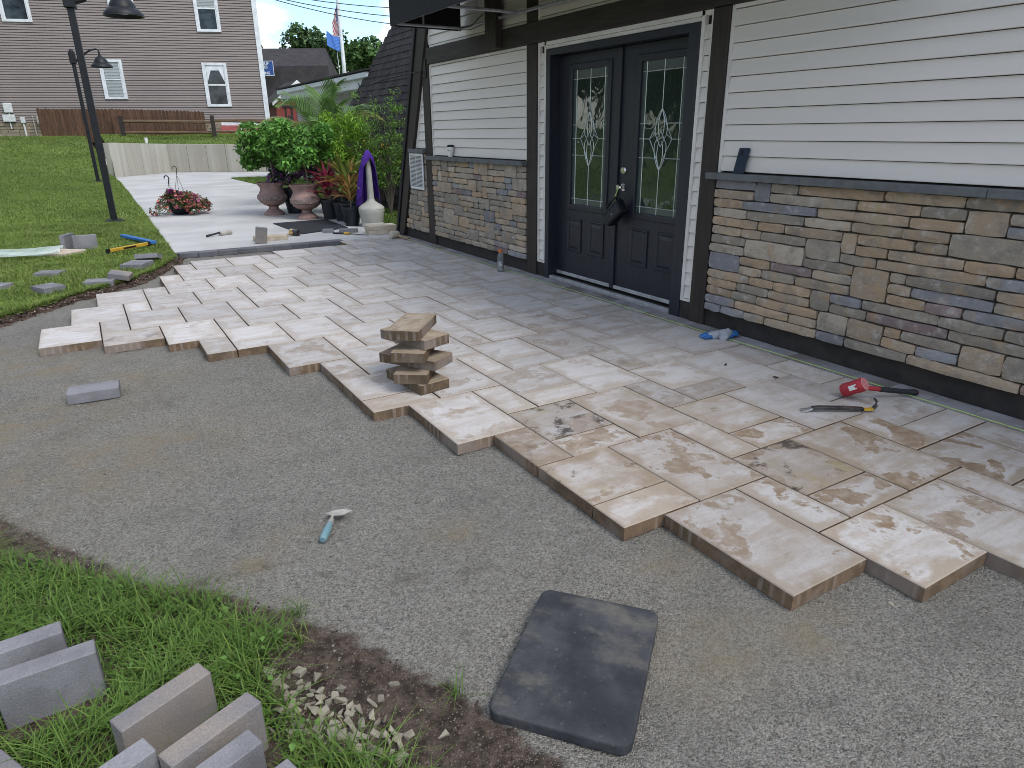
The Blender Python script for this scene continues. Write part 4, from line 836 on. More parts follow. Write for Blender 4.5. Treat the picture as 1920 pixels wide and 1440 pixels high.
# brown board fence
def board_fence(label, s0, s1, off, z0, zt0, zt1, skew=0):
    t_ = hthing('board_fence', label, 'fence', (s0+s1)/2, off, z0, 'brown board fences by the taupe house'); n = int((s1-s0)/.145); hb = []
    me = None
    for i in range(n):
        xx = s0+(i+.5)*(s1-s0)/n-(s0+s1)/2; f = i/(n-1); h = zt0+(zt1-zt0)*f-z0+random.uniform(-.012, .012); w = (s1-s0)/n-.010
        me = MB().prism([(-w/2, -.35), (w/2, -.35), (w/2, h-.035), (w/2-.03, h), (-w/2+.03, h), (-w/2, h-.035)], 0, .022, lambda a, b, q: (a, q, b)).mesh('board')
        link('board', me, MT['fence'], t_, (xx, random.uniform(-.008, .008)+skew*f, 0), (0, 0, random.gauss(0, .02)))
    MB().box(-(s1-s0)/2, (s1-s0)/2, .03, .09, .15, .24).box(-(s1-s0)/2, (s1-s0)/2, .03, .09, h-.3, h-.2).build('rail', MT['fence'], t_)
board_fence('shaded left run of brown board fence before the taupe house', -9.45, -6.45, 2.0, 1.45, 2.52, 2.50); board_fence('right run of brown board fence behind the split rail fence', -6.38, -2.5, 2.35, 1.38, 2.50, 2.38)
sr = hthing('split_rail_fence', 'weathered two rail split rail fence on the raised lawn', 'fence', -3.6, 4.2, 1.15)
for q in (-1.93, 1.72, 5.0): MB().box(q-.08, q+.08, -.07, .07, -.4, 1.02).build('post', MT['darkwood'], sr, bevel=.02)
for z_, r_ in ((.78, .07), (.34, .055)):
    for a, b in ((-1.85, 1.64), (1.80, 4.92)): MB().tube([(a, 0, z_+.02), ((a+b)/2, .02, z_-.005), (b, 0, z_-.03)], [r_*.8, r_, r_*.85], 6).build('rail', MT['rail'], sr)
# lamp posts
def lamp(label, x, y, dz=0):
    t_ = thing('lamp_post', label, 'lamp post', (x, y, float(lawn_z(x, y))+dz), R(-8), 'black lamp posts along the walkway')
    MB().lathe([(.16, -.02-dz), (.16, .03-dz), (.13, .05-dz)], 20).build('base_plate', MT['black'], t_, smooth=30)
    MB().box(-.05, .05, -.05, .05, .05, 3.4).build('pole', MT['black'], t_, bevel=.008); MB().box(-.02, .02, -.065, -.051, .35, .62).build('hand_hole_cover', MT['black'], t_)
    MB().box(-.085, .085, -.085, .085, 3.401, 3.72).lathe([(.07, 3.721), (.05, 3.79), (.002, 3.80)], 12).build('post_cap', MT['black'], t_, bevel=.012)
    MB().tube([(.08, 0, 3.50), (.2, 0, 3.53), (.33, 0, 3.68), (.5, 0, 3.79), (.66, 0, 3.82), (.72, 0, 3.80), (.73, 0, 3.66)], [.045, .04, .03, .026, .026, .026, .03], 8).build('arm', MT['black'], t_, smooth=60)
    MB().lathe([(.03, 3.67), (.06, 3.63), (.13, 3.58), (.19, 3.49), (.205, 3.44), (.24, 3.42), (.30, 3.35), (.305, 3.32), (.285, 3.32), (.2, 3.40)], 28, (.73, 0, 0), caps=False).build('lamp_shade', MT['black'], t_, smooth=40)
    MB().lathe([(.09, 3.36), (.11, 3.40), (.05, 3.45)], 14, (.73, 0, 0)).build('bulb_lens', MT['plastic_w'], t_, smooth=60)
lamp('black lamp post in the lawn near the flower basket', .36, 13.95, -.10); lamp('farther black lamp post standing by the retaining wall', .45, 26.02)
# dark gambrel barn with sign
bn = wthing('gambrel_barn', 'dark shingled gambrel roofed building with a small blue sign', 'building', (14, 68, 0))
dB = Vector((.847, -.53, 0)).normalized(); nB = Vector((dB.y, -dB.x, 0)); a_ = Vector((20.2, 65.6, 0))
def bp(s, o_, z): v = a_+dB*s+nB*o_; return (v.x, v.y, z)
MB().add([bp(-22, 2.6, 2), bp(1.25, 2.6, 2), bp(.85, 1.4, 6.9), bp(-22, 1.4, 6.9), bp(-22, -1.5, 8.7), bp(0, -1.5, 8.55), bp(-22, -9, 2), bp(1.2, -9, 2)], [(0, 1, 2, 3), (3, 2, 5, 4), (4, 5, 7, 6), (1, 7, 5, 2)]).build('roof', MT['barnroof'], bn)
MB().box(-22, 1.2, -.0, .02, 0, 0.01).build('ridge_cap', MT['barnroof'], bn)
cur = None
def text_mesh(s, size, name='lettering'):
    cu = bpy.data.curves.new(name, 'FONT'); cu.body = s; cu.size = size; cu.align_x = 'CENTER'; cu.align_y = 'CENTER'; cu.extrude = .01*size; cu.offset = .025*size
    ob = bpy.data.objects.new('tmp', cu); COL.objects.link(ob); dg = bpy.context.evaluated_depsgraph_get(); me = bpy.data.meshes.new_from_object(ob.evaluated_get(dg)); bpy.data.objects.remove(ob); me.name = name; return me
sg = thing('blue_sign', 'small blue sign with white lettering on the dark barn roof', 'sign', (15.1, 66.05, 6.1), math.atan2(dB.y, dB.x))
MB().box(-.85, .95, -.05, 0, -.05, 1.12).build('sign_board', MT['signblue'], sg)
MB().box(-.85, .95, -.07, -.051, -.05, -.01).box(-.85, .95, -.07, -.051, 1.08, 1.12).box(.91, .95, -.07, -.051, -.01, 1.08).box(-.85, -.81, -.07, -.051, -.01, 1.08).build('sign_rim', MT['hwhite'], sg)
for i, s_ in enumerate(('GROUP', 'SALES', '&', 'RACING')): link('lettering', text_mesh(s_, .30 if s_ != '&' else .16), MT['hwhite'], sg, (.05, -.06, (.90, .63, .40, .16)[i]), (PI/2, 0, 0))
MB().tube([(.1, -.02, -.05), (.1, -.5, -.45)], .03, 5).lathe([(.1, -.58), (.22, -.75)], 10, (.1, -.5, 0)).build('sign_lamp', MT['black'], sg)
# small red gabled shed roof beyond
rs = wthing('red_gabled_shed', 'small red gabled shed with white trim beside the white wing', 'shed', (11.6, 46, 0))
MB().box(10.9, 13.6, 45.5, 48, .8, 3.1).prism([(10.9, 3.1), (13.6, 3.1), (12.25, 4.2)], 45.5, 48, lambda a, b, h: (a, h, b)).build('wall', MT['barnred'], rs)
for s_ in (-1, 1):
    MB().prism([(12.25, 4.24), (12.25+s_*1.6, 2.96), (12.25+s_*1.6, 3.14), (12.25, 4.42)], 45.2, 45.28, lambda a, b, h: (a, h, b)).build('roof_trim', MT['hwhite'], rs)
    MB().prism([(12.25, 4.26), (12.25+s_*1.6, 2.98), (12.25+s_*1.6, 3.12), (12.25, 4.40)], 45.29, 48.2, lambda a, b, h: (a, h, b)).build('roof', MT['barnroof'], rs)
# grey deck railing by the house corner
dk = wthing('deck_railing', 'dark brown deck railing beside the corner of the taupe house', 'railing', (9.6, 36, 1.2))
for i in range(12): MB().box(9.0+i*.26, 9.08+i*.26, 35.9-.1*i, 35.98-.1*i, 1.2, 2.55).build('baluster', MT['darkwood'], dk)
MB().tube([(8.9, 35.96, 2.6), (12.2, 34.7, 2.6)], .07, 6).build('handrail', MT['darkwood'], dk); MB().tube([(8.9, 35.96, 1.5), (12.2, 34.7, 1.5)], .07, 6).build('handrail', MT['darkwood'], dk); MB().box(9.5, 9.8, 35.5, 35.75, 1, 2.9).build('newel_post', MT['rail'], dk)
# flag pole
fp = wthing('flag_pole', 'tall white flag pole flying two drooping flags', 'flag pole', (17.8, 53, 0)); MB().tube([(17.8, 53.0, 0), (17.95, 53.2, 6), (18.55, 55.2, 14)], [.17, .14, .1], 10).build('pole', MT['pole'], fp); MB().tube([(17.55, 53.0, 4.5), (17.75, 53.9, 7.4)], .02, 4).build('halyard', MT['pole'], fp)
def flag(name, label, p0, hoist, fly, nu, nv, colf, rip):
    V = []; C = []
    for j in range(nv+1):
        for i in range(nu+1):
            u, v = i/nu, j/nv; p = Vector(p0)+Vector(hoist)*v+Vector(fly)*u; r_ = rip*u*math.sin(u*9+v*2.4); p += Vector((.5, .7, .25))*r_+Vector((0, 0, -.12*math.sin(PI*u)))
            V.append(tuple(p))
    F = []; FC = []
    V2 = []; 
    for j in range(nv):
        for i in range(nu):
            q = [j*(nu+1)+i, j*(nu+1)+i+1, (j+1)*(nu+1)+i+1, (j+1)*(nu+1)+i]; k = len(V2); V2 += [V[a] for a in q]; F.append((k, k+1, k+2, k+3)); FC += [colf((i+.5)/nu, (j+.5)/nv)]*4
    o = link(name, npmesh(name, V2, F, np.array(FC)), MT['vc']); so_m = o.modifiers.new('thick', 'SOLIDIFY'); so_m.thickness = .012; return setp(o, label, 'flag', 'flags on the flag pole')
def us(u, v):
    if u < .4 and v < 7/13: return (.03, .05, .2) if (int(u*40)+int(v*26)) % 3 else (.5, .5, .55)
    return (.42, .05, .06) if int(v*13) % 2 == 0 else (.68, .66, .66)
flag('striped_flag', 'drooping red and white striped flag with blue corner', (18.38, 54.55, 10.7), (-.20, -.6, -2.0), (-.62, -.1, -1.75), 24, 26, us, .16)
flag('blue_flag', 'plain blue flag hanging below the striped flag', (18.02, 53.7, 7.95), (-.05, -.2, -.95), (-.95, .1, .35), 18, 10, lambda u, v: (.08, .2, .55), .12)
# overhead cables
for i, (za, zb, zc) in enumerate(((7.75, 7.25, 8.6), (7.7, 6.95, 8.0), (7.6, 6.75, 7.5), (7.55, 6.5, 7.0))):
    a_, b_ = Vector((8.6, 37.3, za)), Vector((24, 33, zc)); pts = [a_.lerp(b_, f)+Vector((0, 0, -4*f*(1-f)*(.55+.12*i))) for f in np.linspace(0, 1, 16)]
    setp(MB().tube(pts, .018, 4).build('power_cable', MT['cable']), ('topmost', 'second', 'third', 'lowest')[i]+' thin black cable sagging from the house corner across the sky', 'cable', 'overhead cables')
for i, (a_, b_) in enumerate((((-3.5, 36, 8.2), (8.5, 37.2, 7.7)), ((-5, 30, 6.75), (8.5, 37.2, 7.65)))):
    pts = [Vector(a_).lerp(Vector(b_), f)+Vector((0, 0, -4*f*(1-f)*.3)) for f in np.linspace(0, 1, 12)]; setp(MB().tube(pts, .014, 4).build('service_cable', MT['cable']), ('upper', 'lower')[i]+' thin cable crossing in front of the taupe house', 'cable', 'overhead cables')
# trees behind the barn and trees that the door glass mirrors
for i, a in enumerate((('tall broadleaf tree rising behind the barn roof, left of the flag', 26.3, 92, 0, 14.6, 3.6, 4600, (.045, .075, .03), 3), ('airy tree standing just left of the flag pole', 28.9, 90, 0, 14.0, 3.0, 3000, (.04, .068, .03), 4), ('tree top showing above the left end of the barn roof', 20.2, 94, 0, 13.4, 3.4, 2600, (.045, .075, .035), 5), ('large rounded dark green tree right of the flag pole', 35.0, 88, 0, 13.4, 6.2, 10000, (.045, .085, .028), 6), ('lower green tree under the flag pole beside the barn', 27.4, 74, 0, 10.2, 4.8, 7500, (.05, .09, .03), 7), ('green tree between the barn gable and the shingled roof', 32.0, 76, 0, 10.8, 5.0, 8000, (.055, .1, .032), 8))): far_tree(*a, group='trees behind the barn', lsize=.55)
for i, (x_, y_, h_) in enumerate(((-15, 12, 14), (-17, 17, 15), (-14, 22, 14), (-18, 27, 16), (-13, 31, 14), (-17, 7, 14), (-20, 36, 15), (-12, 40, 14))): far_tree(('nearest', 'second', 'third', 'fourth', 'fifth', 'sixth', 'seventh', 'farthest')[i]+' dark conifer across the lawn, mirrored in the door glass', x_, y_, float(lawn_z(x_, y_)), h_, 4.2, 3600, (.03, .05, .022), 40+i, 'conifers across the lawn', True, .6)

# ------------------------------------------------------------------ plants and pots by the walkway
def scallop(r, z, q): return r*(1+.045*math.cos(q*12)) if z > .5 else r
def urn(label, x, y, h=1.):
    t_ = wthing('planter_urn', label, 'planter', (x, y, 0), 'pink pedestal urns')
    MB().lathe([(.185, 0), (.185, .035), (.165, .05), (.15, .06), (.09, .11), (.085, .15), (.12, .165)], 32, (x, y, 0)).build('pedestal', MT['urn'], t_, smooth=40)
    MB().lathe([(.10, .166), (.165, .185), (.225, .23), (.252, .29), (.25, .34), (.222, .41), (.20, .45), (.205, .49), (.24, .55), (.258, .575), (.245, .578), (.19, .52), (.15, .5)], 48, (x, y, 0), fn=scallop, caps=False).build('bowl', MT['urn'], t_, smooth=40)
    MB().lathe([(.243, .262), (.261, .275), (.266, .31), (.262, .35), (.24, .375)], 60, (x, y, 0), fn=lambda r, z, q: r+.006*math.sin(q*17+z*60)*math.sin(q*11), caps=False).build('relief_band', MT['urnrelief'], t_, smooth=30)
    MB().lathe([(.001, .5), (.2, .5)], 24, (x, y, 0), caps=False).build('potting_soil', MT['soil'], t_)
urn('rear pink pedestal urn with scalloped rim, nearest the retaining wall', 2.95, 13.38); urn('front pink pedestal urn with scalloped rim beside the black mat', 3.28, 12.36)
def standard(label, x, y, cz_, rr_, seed):
    t_ = wthing('standard_shrub', label, 'shrub', (x, y, .5), 'round headed shrubs in the urns'); q = random.Random(seed); mb = MB()
    rr_ *= 1.06; mb.tube([(x, y, .48), (x+.01, y+.01, .7), (x-.01, y, .95), (x+.02, y, 1.15)], [.02, .017, .016, .012], 6)
    for i in range(9): a = q.uniform(0, 6.28); mb.tube([(x, y, .95), (x+math.cos(a)*.18, y+math.sin(a)*.18, 1.1), (x+math.cos(a)*.38, y+math.sin(a)*.38, cz_+q.uniform(-.1, .2))], [.01, .007, .003], 5)
    mb.build('trunk', MT['stem'], t_)
    bl = [(x, y, cz_, rr_*.75, rr_*.75, rr_*.62)]
    for i in range(16): a = q.uniform(0, 6.28); d = q.uniform(.45, .8)*rr_; bl.append((x+math.cos(a)*d, y+math.sin(a)*d, cz_+q.uniform(-.55, .55)*rr_, rr_*.36, rr_*.36, rr_*.32))
    crown('crown', t_, bl, 4600, .088, (.12, .27, .05), MT['leaf'], .5, .5, .45)
standard('round headed green shrub in the rear urn', 2.98, 13.3, 1.24, .52, 1); standard('round headed green shrub in the front urn', 3.36, 12.45, 1.22, .50, 2)
pf = wthing('lime_fern_shrub', 'feathery lime green shrub behind the cordylines', 'shrub', (4.0, 12.75, 0), None)
mb = MB()
for i in range(16): a = random.uniform(0, 6.28); mb.tube([(4.0, 12.75, .25), (4.0+math.cos(a)*.1, 12.75+math.sin(a)*.1, .8), (4.0+math.cos(a)*.3, 12.75+math.sin(a)*.3, 1.3)], [.01, .006, .003], 4)
mb.build('stems', MT['stem'], pf)
bl = [(4.02+random.gauss(0, .27), 12.75+random.gauss(0, .25), random.uniform(.85, 1.62), .17, .17, .2) for i in range(30)]; crown('foliage', pf, bl, 7000, .10, (.27, .47, .06), MT['leaf'], .4, .16, .1)
MB().lathe([(.12, 0), (.16, .3), (.17, .3), (.17, .33), (.15, .33), (.13, .26)], 20, (4.0, 12.75, 0)).build('pot', MT['pot'], pf, smooth=40)
def straps(name, label, x, y, z0, n, ln, wd, cols, pot, spread=.9, grp='black nursery pots with plants'):
    t_ = wthing(name, label, 'potted plant', (x, y, 0), grp); pr, ph = pot
    MB().lathe([(pr*.76, 0), (pr*.97, ph-.04), (pr*1.06, ph-.04), (pr*1.06, ph), (pr*.97, ph), (pr*.9, ph-.06), (.001, ph-.06)], 24, (x, y, 0)).build('pot', MT['pot'], t_, smooth=40)
    if not n: return t_
    for c_ in range(n):
        a = random.uniform(0, 6.28); el = random.uniform(.25, 1.35); L_ = ln*random.uniform(.7, 1.15); d = Vector((math.cos(a), math.sin(a), 0)); sd_ = Vector((-d.y, d.x, 0)); V = []; C = []; F = []
        b0 = Vector((x, y, z0+random.uniform(0, .3)))+d*.02; k = 6; col = np.array(random.choice(cols))
        for i in range(k+1):
            f = i/k; p = b0+d*(L_*f*math.cos(el)*spread)+Vector((0, 0, L_*(f*math.sin(el)-.35*f*f*math.cos(el)))); w_ = wd*.5*math.sin(PI*min(1, .12+f*.88))**.8*(1 if f < 1 else 0)
            V += [p-sd_*w_+Vector((0, 0, w_*.5)), p, p+sd_*w_+Vector((0, 0, w_*.5))]; cc = col*random.uniform(.85, 1.1)*(1-.3*abs(.5-f)); C += [cc*.8, cc*1.15, cc*.8]
            if i: q = 3*(i-1); F += [(q, q+1, q+4, q+3), (q+1, q+2, q+5, q+4)]
        o = link('leaf', npmesh('leaf', np.array([tuple(v) for v in V])-np.array(t_.location), np.array(F), np.array(C), True), MT['leaf'], t_)
    MB().tube([(x, y, ph-.08), (x+.01, y, z0+.1), (x, y, z0+.3)], .012, 5).build('stem', MT['stem'], t_)
    return t_
RED = [(.38, .04, .09), (.24, .025, .06), (.45, .08, .13), (.12, .02, .035)]; CRO = [(.26, .28, .06), (.42, .25, .08), (.2, .24, .05), (.5, .22, .1), (.32, .17, .05), (.13, .17, .04)]
straps('red_cordyline', 'crimson leaved cordyline in a black pot beside the front urn', 3.62, 12.1, .38, 50, .50, .05, RED, (.155, .33))
straps('croton_plant', 'orange and green leaved potted plant behind the purple towel', 3.74, 11.35, .45, 70, .50, .085, CRO, (.165, .33), 1.05)
straps('nursery_pot', 'black nursery pot squeezed between the crimson and the orange plants', 3.72, 11.72, .3, 14, .3, .04, [(.05, .06, .02), (.1, .07, .03)], (.15, .31))
straps('mixed_croton', 'small orange leaved plant in the black pot nearest the towel', 3.62, 10.98, .34, 30, .34, .06, CRO, (.135, .30))
# purple flowers in a black tub behind the urns
pt_ = wthing('petunia_tub', 'tub of purple petunias behind the two pink urns', 'potted plant', (3.42, 13.45, 0)); MB().lathe([(.2, 0), (.27, .42), (.28, .42), (.28, .45), (.25, .45), (.22, .38)], 24, (3.42, 13.45, 0)).build('tub', MT['pot'], pt_, smooth=40)
bl = [(3.42+random.gauss(0, .22), 13.45+random.gauss(0, .2), random.uniform(.45, .85), .15, .15, .12) for i in range(14)]; crown('foliage', pt_, bl, 1500, .06, (.04, .075, .025), MT['leaf'], .4); crown('blossom', pt_, bl, 520, .075, (.27, .10, .30), MT['leaf'], .5, .95, .8); crown('pale_blossom', pt_, bl, 60, .06, (.6, .5, .62), MT['leaf'], .2, .95, .85)
# basket of pink and salmon flowers on the walkway
fb = wthing('flower_basket', 'hanging basket of salmon and pink flowers set down on the walkway', 'flower basket', (1.5, 14.5, 0))
MB().lathe([(.12, .0), (.19, .06), (.22, .18), (.21, .18)], 20, (1.5, 14.5, 0)).build('basket', MT['pot'], fb, smooth=40)
bl = [(1.5+math.cos(a)*d, 14.5+math.sin(a)*d, .07+.34*(1-(d/.5)**1.6)*.9+random.uniform(-.03, .03), .13, .13, .09) for a, d in [(random.uniform(0, 6.28), .46*random.random()**.5) for _ in range(44)]]
crown('foliage', fb, bl, 2600, .045, (.045, .085, .02), MT['leaf'], .5); crown('blossom', fb, bl, 460, .055, (.50, .16, .12), MT['leaf'], .35, .95, .85); crown('pink_blossom', fb, bl[:26], 240, .06, (.42, .10, .20), MT['leaf'], .4, .95, .85); crown('magenta_blossom', fb, [(1.38, 14.55, .40, .07, .07, .05)], 40, .06, (.28, .02, .20), MT['leaf'], .3, .95, .8)
for nm, x_, z_, r_ in (('hanger', 1.36, .70, .010), ('wire_hanger', 1.52, .86, .006)):
    mb = MB().tube([(x_-.055, 14.5, z_-.05), (x_-.05, 14.5, z_-.02), (x_-.025, 14.5, z_), (x_+.01, 14.5, z_-.01), (x_+.025, 14.5, z_-.05), (x_+.012, 14.5, z_-.10), (x_+.005, 14.5, z_-.16)], r_, 6)
    for a in (.3, 2.4, 4.5): mb.tube([(x_+.005, 14.5, z_-.16), (x_+.13*math.cos(a), 14.5+.13*math.sin(a), .28)], .003, 4)
    mb.build(nm, MT['black'], fb)
# palm
pl_ = wthing('potted_palm', 'arching green palm in a pot near the white wing', 'palm', (4.65, 15.2, 0)); MB().lathe([(.2, 0), (.27, .5), (.29, .5), (.29, .55), (.25, .55), (.22, .45)], 22, (4.65, 15.2, 0)).build('pot', MT['terracotta'], pl_, smooth=40)
def frond(a, el, L_, col):
    base = Vector((4.5, 15.0, 1.05+random.uniform(0, .15))); d = Vector((math.cos(a), math.sin(a), 0)); k = 26; pts = []
    for i in range(k+1): f = i/k; pts.append(base+d*(L_*f*math.cos(el)*(1+.35*f))+Vector((0, 0, L_*(f*math.sin(el)*1.25-.5*f*f*f*1.0))))
    mb = MB().tube(pts[::3], [.012*(1-.8*i/8) for i in range(len(pts[::3]))], 5); V = []; F = []; C = []
    for i in range(5, k+1):
        t_ = (pts[i]-pts[i-1]).normalized(); sd_ = t_.cross(Vector((0, 0, 1))).normalized(); f = i/k; ll = L_*.40*math.sin(PI*(.12+.8*f))+.05
        for s_ in (-1, 1):
            dr = (sd_*s_*.75+t_*.75+Vector((0, 0, .18))).normalized(); e = pts[i]+dr*ll+Vector((0, 0, -.12*ll)); mdl = pts[i]+dr*ll*.5+Vector((0, 0, .02)); w_ = t_*.022
            q = len(V); V += [pts[i]-w_*.6, mdl-w_, e, mdl+w_, pts[i]+w_*.6]; F += [(q, q+1, q+3, q+4), (q+1, q+2, q+2, q+3)]; C += [np.array(col)*random.uniform(.7, 1.25)]*5
    tri = []
    for f_ in F:
        if f_[1+0] is None: continue
        if f_[1] == f_[2] or f_[2] == f_[1] or len(set(f_)) == 3: a_, b_, c_ = f_[0], f_[1], f_[3]; tri.append((a_, b_, c_))
        else: tri += [(f_[0], f_[1], f_[2]), (f_[0], f_[2], f_[3])]
    o = link('frond', npmesh('frond', np.array([tuple(v) for v in V])-np.array(pl_.location), np.array(tri), np.array(C)), MT['leaf'], pl_); r_ = mb.build('frond_stalk', MT['stem'], pl_)
for i, (a, el, L_) in enumerate(((2.9, .75, 1.25), (3.5, 1.0, 1.35), (2.3, 1.15, 1.4), (.2, .95, 1.35), (-.5, .8, 1.3), (1.2, 1.3, 1.4), (-1.3, 1.15, 1.3), (-2.0, .85, 1.15), (-2.6, .6, 1.2), (3.1, .4, 1.15), (.8, .7, 1.2), (-.9, 1.35, 1.45), (-1.6, .6, 1.0), (2.0, .6, 1.2))): frond(a, el, L_, (.12, .22, .06) if i % 4 else (.26, .31, .08))
# willowy shrub by the roof, dark picket fence with a pot of yellow flowers
ws = wthing('willowy_shrub', 'loose airy green shrub growing against the shingled roof', 'shrub', (4.78, 12.2, 0)); mb = MB(); bl = []
for i in range(26):
    a = random.uniform(0, 6.28); r_ = random.uniform(.15, .62); h_ = random.uniform(1.1, 2.15); e = Vector((4.78+math.cos(a)*r_, 12.2+math.sin(a)*r_*.6, h_)); mb.tube([(4.78, 12.2, .0), (4.78+math.cos(a)*r_*.3, 12.2+math.sin(a)*r_*.2, h_*.6), e], [.012, .008, .003], 4)
    for k in range(5): f = .5+.5*k/4; p = Vector((4.78, 12.2, 0)).lerp(e, f); bl.append((p.x, p.y, h_*(.45+.55*k/4), .11, .11, .1))
mb.build('stems', MT['stem'], ws); crown('foliage', ws, bl, 4200, .07, (.16, .29, .06), MT['leaf'], .45, .22, .1)
pk_ = wthing('picket_fence', 'low dark picket fence at the corner of the lodge', 'fence', (4.9, 13.3, 0))
me = MB().prism([(-.035, -.02), (.035, -.02), (.035, .76), (0, .8), (-.035, .76)], 0, .02, lambda a, b, h: (a, h, b)).mesh('picket')
for i in range(11): link('picket', me, MT['darkwood'], pk_, (-.42+i*.085, 0, 0), (0, 0, random.gauss(0, .03)))
MB().box(-.46, .47, .022, .06, .15, .22).box(-.46, .47, .022, .06, .58, .65).build('rail', MT['darkwood'], pk_)
yf = wthing('yellow_flower_pot', 'brown pot of yellow flowers on top of the dark picket fence', 'potted plant', (4.85, 13.0, .72)); MB().lathe([(.16, .72), (.23, .90), (.25, .90), (.25, .94), (.21, .94), (.19, .86)], 20, (4.85, 13.0, 0)).build('pot', MT['terracotta'], yf, smooth=40); MB().box(4.8, 4.9, 13.0, 13.3, .70, .72).build('bracket', MT['darkwood'], yf)
bl = [(4.85+random.gauss(0, .2), 13.0+random.gauss(0, .14), random.uniform(.9, 1.25), .13, .12, .1) for i in range(16)]; crown('foliage', yf, bl, 1700, .05, (.09, .15, .03), MT['leaf'], .4); crown('blossom', yf, bl, 210, .055, (.62, .50, .04), MT['leaf'], .3, .95, .85)

# smoker's receptacle with towel, doormat
sx_, sy_ = 3.87, 10.72
sm = wthing('smokers_post', 'beige smokers post with fluted base beside the black pots', 'ash receptacle', (sx_, sy_, 0))
MB().lathe([(.17, 0), (.175, .05), (.165, .07)], 32, (sx_, sy_, 0)).build('foot', MT['beige'], sm, smooth=40)
MB().lathe([(.165, .071), (.175, .09), (.20, .22), (.205, .25), (.20, .275)], 64, (sx_, sy_, 0), fn=lambda r, z, q: r-(.004 if math.sin(q*26) > .2 and z < .24 else 0)).build('fluted_body', MT['beige'], sm, smooth=30)
MB().lathe([(.205, .276), (.20, .30), (.16, .335), (.10, .37), (.065, .40), (.055, .43)], 40, (sx_, sy_, 0)).build('domed_lid', MT['beige'], sm, smooth=40)
MB().lathe([(.055, .43), (.048, .7), (.04, 1.0), (.038, 1.06), (.02, 1.08)], 40, (sx_, sy_, 0), fn=lambda r, z, q: r-(.003 if math.sin(q*16) > 0 else 0)).build('neck', MT['beige'], sm, smooth=30)
V = []; nu, nv = 34, 26
for j in range(nv+1):
    f = j/nv; z = 1.16-.80*f**1.15
    for i in range(nu+1):
        u = i/nu; rg = R(360)-R(118)*float(sstep((f-.16)/.3)); a = R(95)+(u-.5)*rg; rad = .012+.06*min(1, f*5)+.10*f*(.6+.8*u)+.02*math.sin(u*23+f*3)*f+.025*f*math.sin(u*9); drop = .10*f*math.sin(u*PI*2.2)+(.12*f if u > .8 else 0)
        V.append((sx_+math.cos(a)*rad, sy_+math.sin(a)*rad, z+drop*.6))
F = [(j*(nu+1)+i, j*(nu+1)+i+1, (j+1)*(nu+1)+i+1, (j+1)*(nu+1)+i) for j in range(nv) for i in range(nu)]
tw = link('towel', npmesh('towel', V, F, smooth=True), MT['purple']); sf = tw.modifiers.new('thick', 'SOLIDIFY'); sf.thickness = .006; setp(tw, 'purple towel draped over the beige smokers post', 'towel')
dm = MB().add([(2.59, 11.95, .003), (3.50, 12.0, .003), (3.46, 10.72, .003), (2.65, 10.42, .003), (2.59, 11.95, .015), (3.50, 12.0, .015), (3.46, 10.72, .015), (2.65, 10.42, .015)], [(0, 1, 2, 3), (7, 6, 5, 4), (0, 4, 5, 1), (1, 5, 6, 2), (2, 6, 7, 3), (3, 7, 4, 0)]).build('door_mat', MT['blackmat'], bevel=.004); setp(dm, 'flat black rubber mat lying on the walkway before the urns', 'mat')

# ------------------------------------------------------------------ loose pavers
PL, PH, PT = .23, .155, .06
pvm = {}
def paver(label, x, y, z, rz, lay='flat', tilt=(0, 0), m_='paver', dims=None, group=None, name='loose_paver', stain=None):
    """lay flat: resting on its face; edge: standing on its long edge; end: standing on its end"""
    L_, D_, T_ = dims or (PL, PH, PT); d = {'flat': (L_, D_, T_), 'edge': (L_, T_, D_), 'end': (D_, T_, L_)}[lay]; key = (d, m_)
    if key not in pvm:
        bm = bmesh.new(); bmesh.ops.create_cube(bm, size=1); bmesh.ops.scale(bm, vec=d, verts=bm.verts); bmesh.ops.bevel(bm, geom=bm.edges[:], offset=.0028, segments=1, affect='EDGES'); me = bpy.data.meshes.new('loose_paver'); bm.to_mesh(me); bm.free(); me.materials.append(MT[m_]); pvm[key] = me
    o = bpy.data.objects.new(name, pvm[key]); COL.objects.link(o); o.rotation_mode = 'ZXY'; o.rotation_euler = (tilt[0], tilt[1], rz); o.location = (x, y, z+d[2]/2)
    if stain is not None: o['stain'] = stain; o['film'] = .3; o['dirt'] = .25; o['hx'] = d[0]/2; o['hy'] = d[1]/2
    return setp(o, label, 'paver', group)
gp = 'grey pavers standing in the foreground grass'; zb = -.055
paver('rearmost grey paver standing on edge at the left frame edge', -.402, 2.02, zb, R(5), 'edge', group=gp)
paver('large faced grey paver on edge in front of the rearmost one', -.322, 1.888, zb, R(2), 'edge', (R(2), 0), group=gp)
paver('brown-tinged grey paver standing alone amid long grass', -.068, 1.597, zb, R(23.5), 'edge', (R(1), 0), 'paver_tan', group=gp)
paver('grey paver on edge with rusty right end beside the rubble', .022, 1.425, zb, R(23), 'edge', (R(-1), 0), 'paver_tan', group=gp)
paver('grey paver leaning left of the rusty one at the bottom', -.214, 1.408, zb, R(22.7), 'edge', group=gp)
paver('grey paver second from the right in the bottom row', -.002, 1.307, zb, R(21), 'edge', group=gp)
paver('rightmost grey paver cut by the bottom edge', .053, 1.182, zb, R(18), 'edge', group=gp)
paver('pinkish paver lying tilted at the bottom left corner', -.43, 1.565, -.045, R(-58), 'flat', (R(8), R(6)), 'paver_tan', group=gp)
gl = 'loose grey pavers around the lawn'; zl = -.012
paver('single grey paver lying on the crushed stone bed', -.17, 4.55, -.058, R(-4), 'flat', dims=(.27, .16, .065), group=gl)
paver('grey paver standing on edge with its broad face forward', -.11, 10.62, zl, R(2), 'edge', dims=(.27, .20, .07), group=gl)
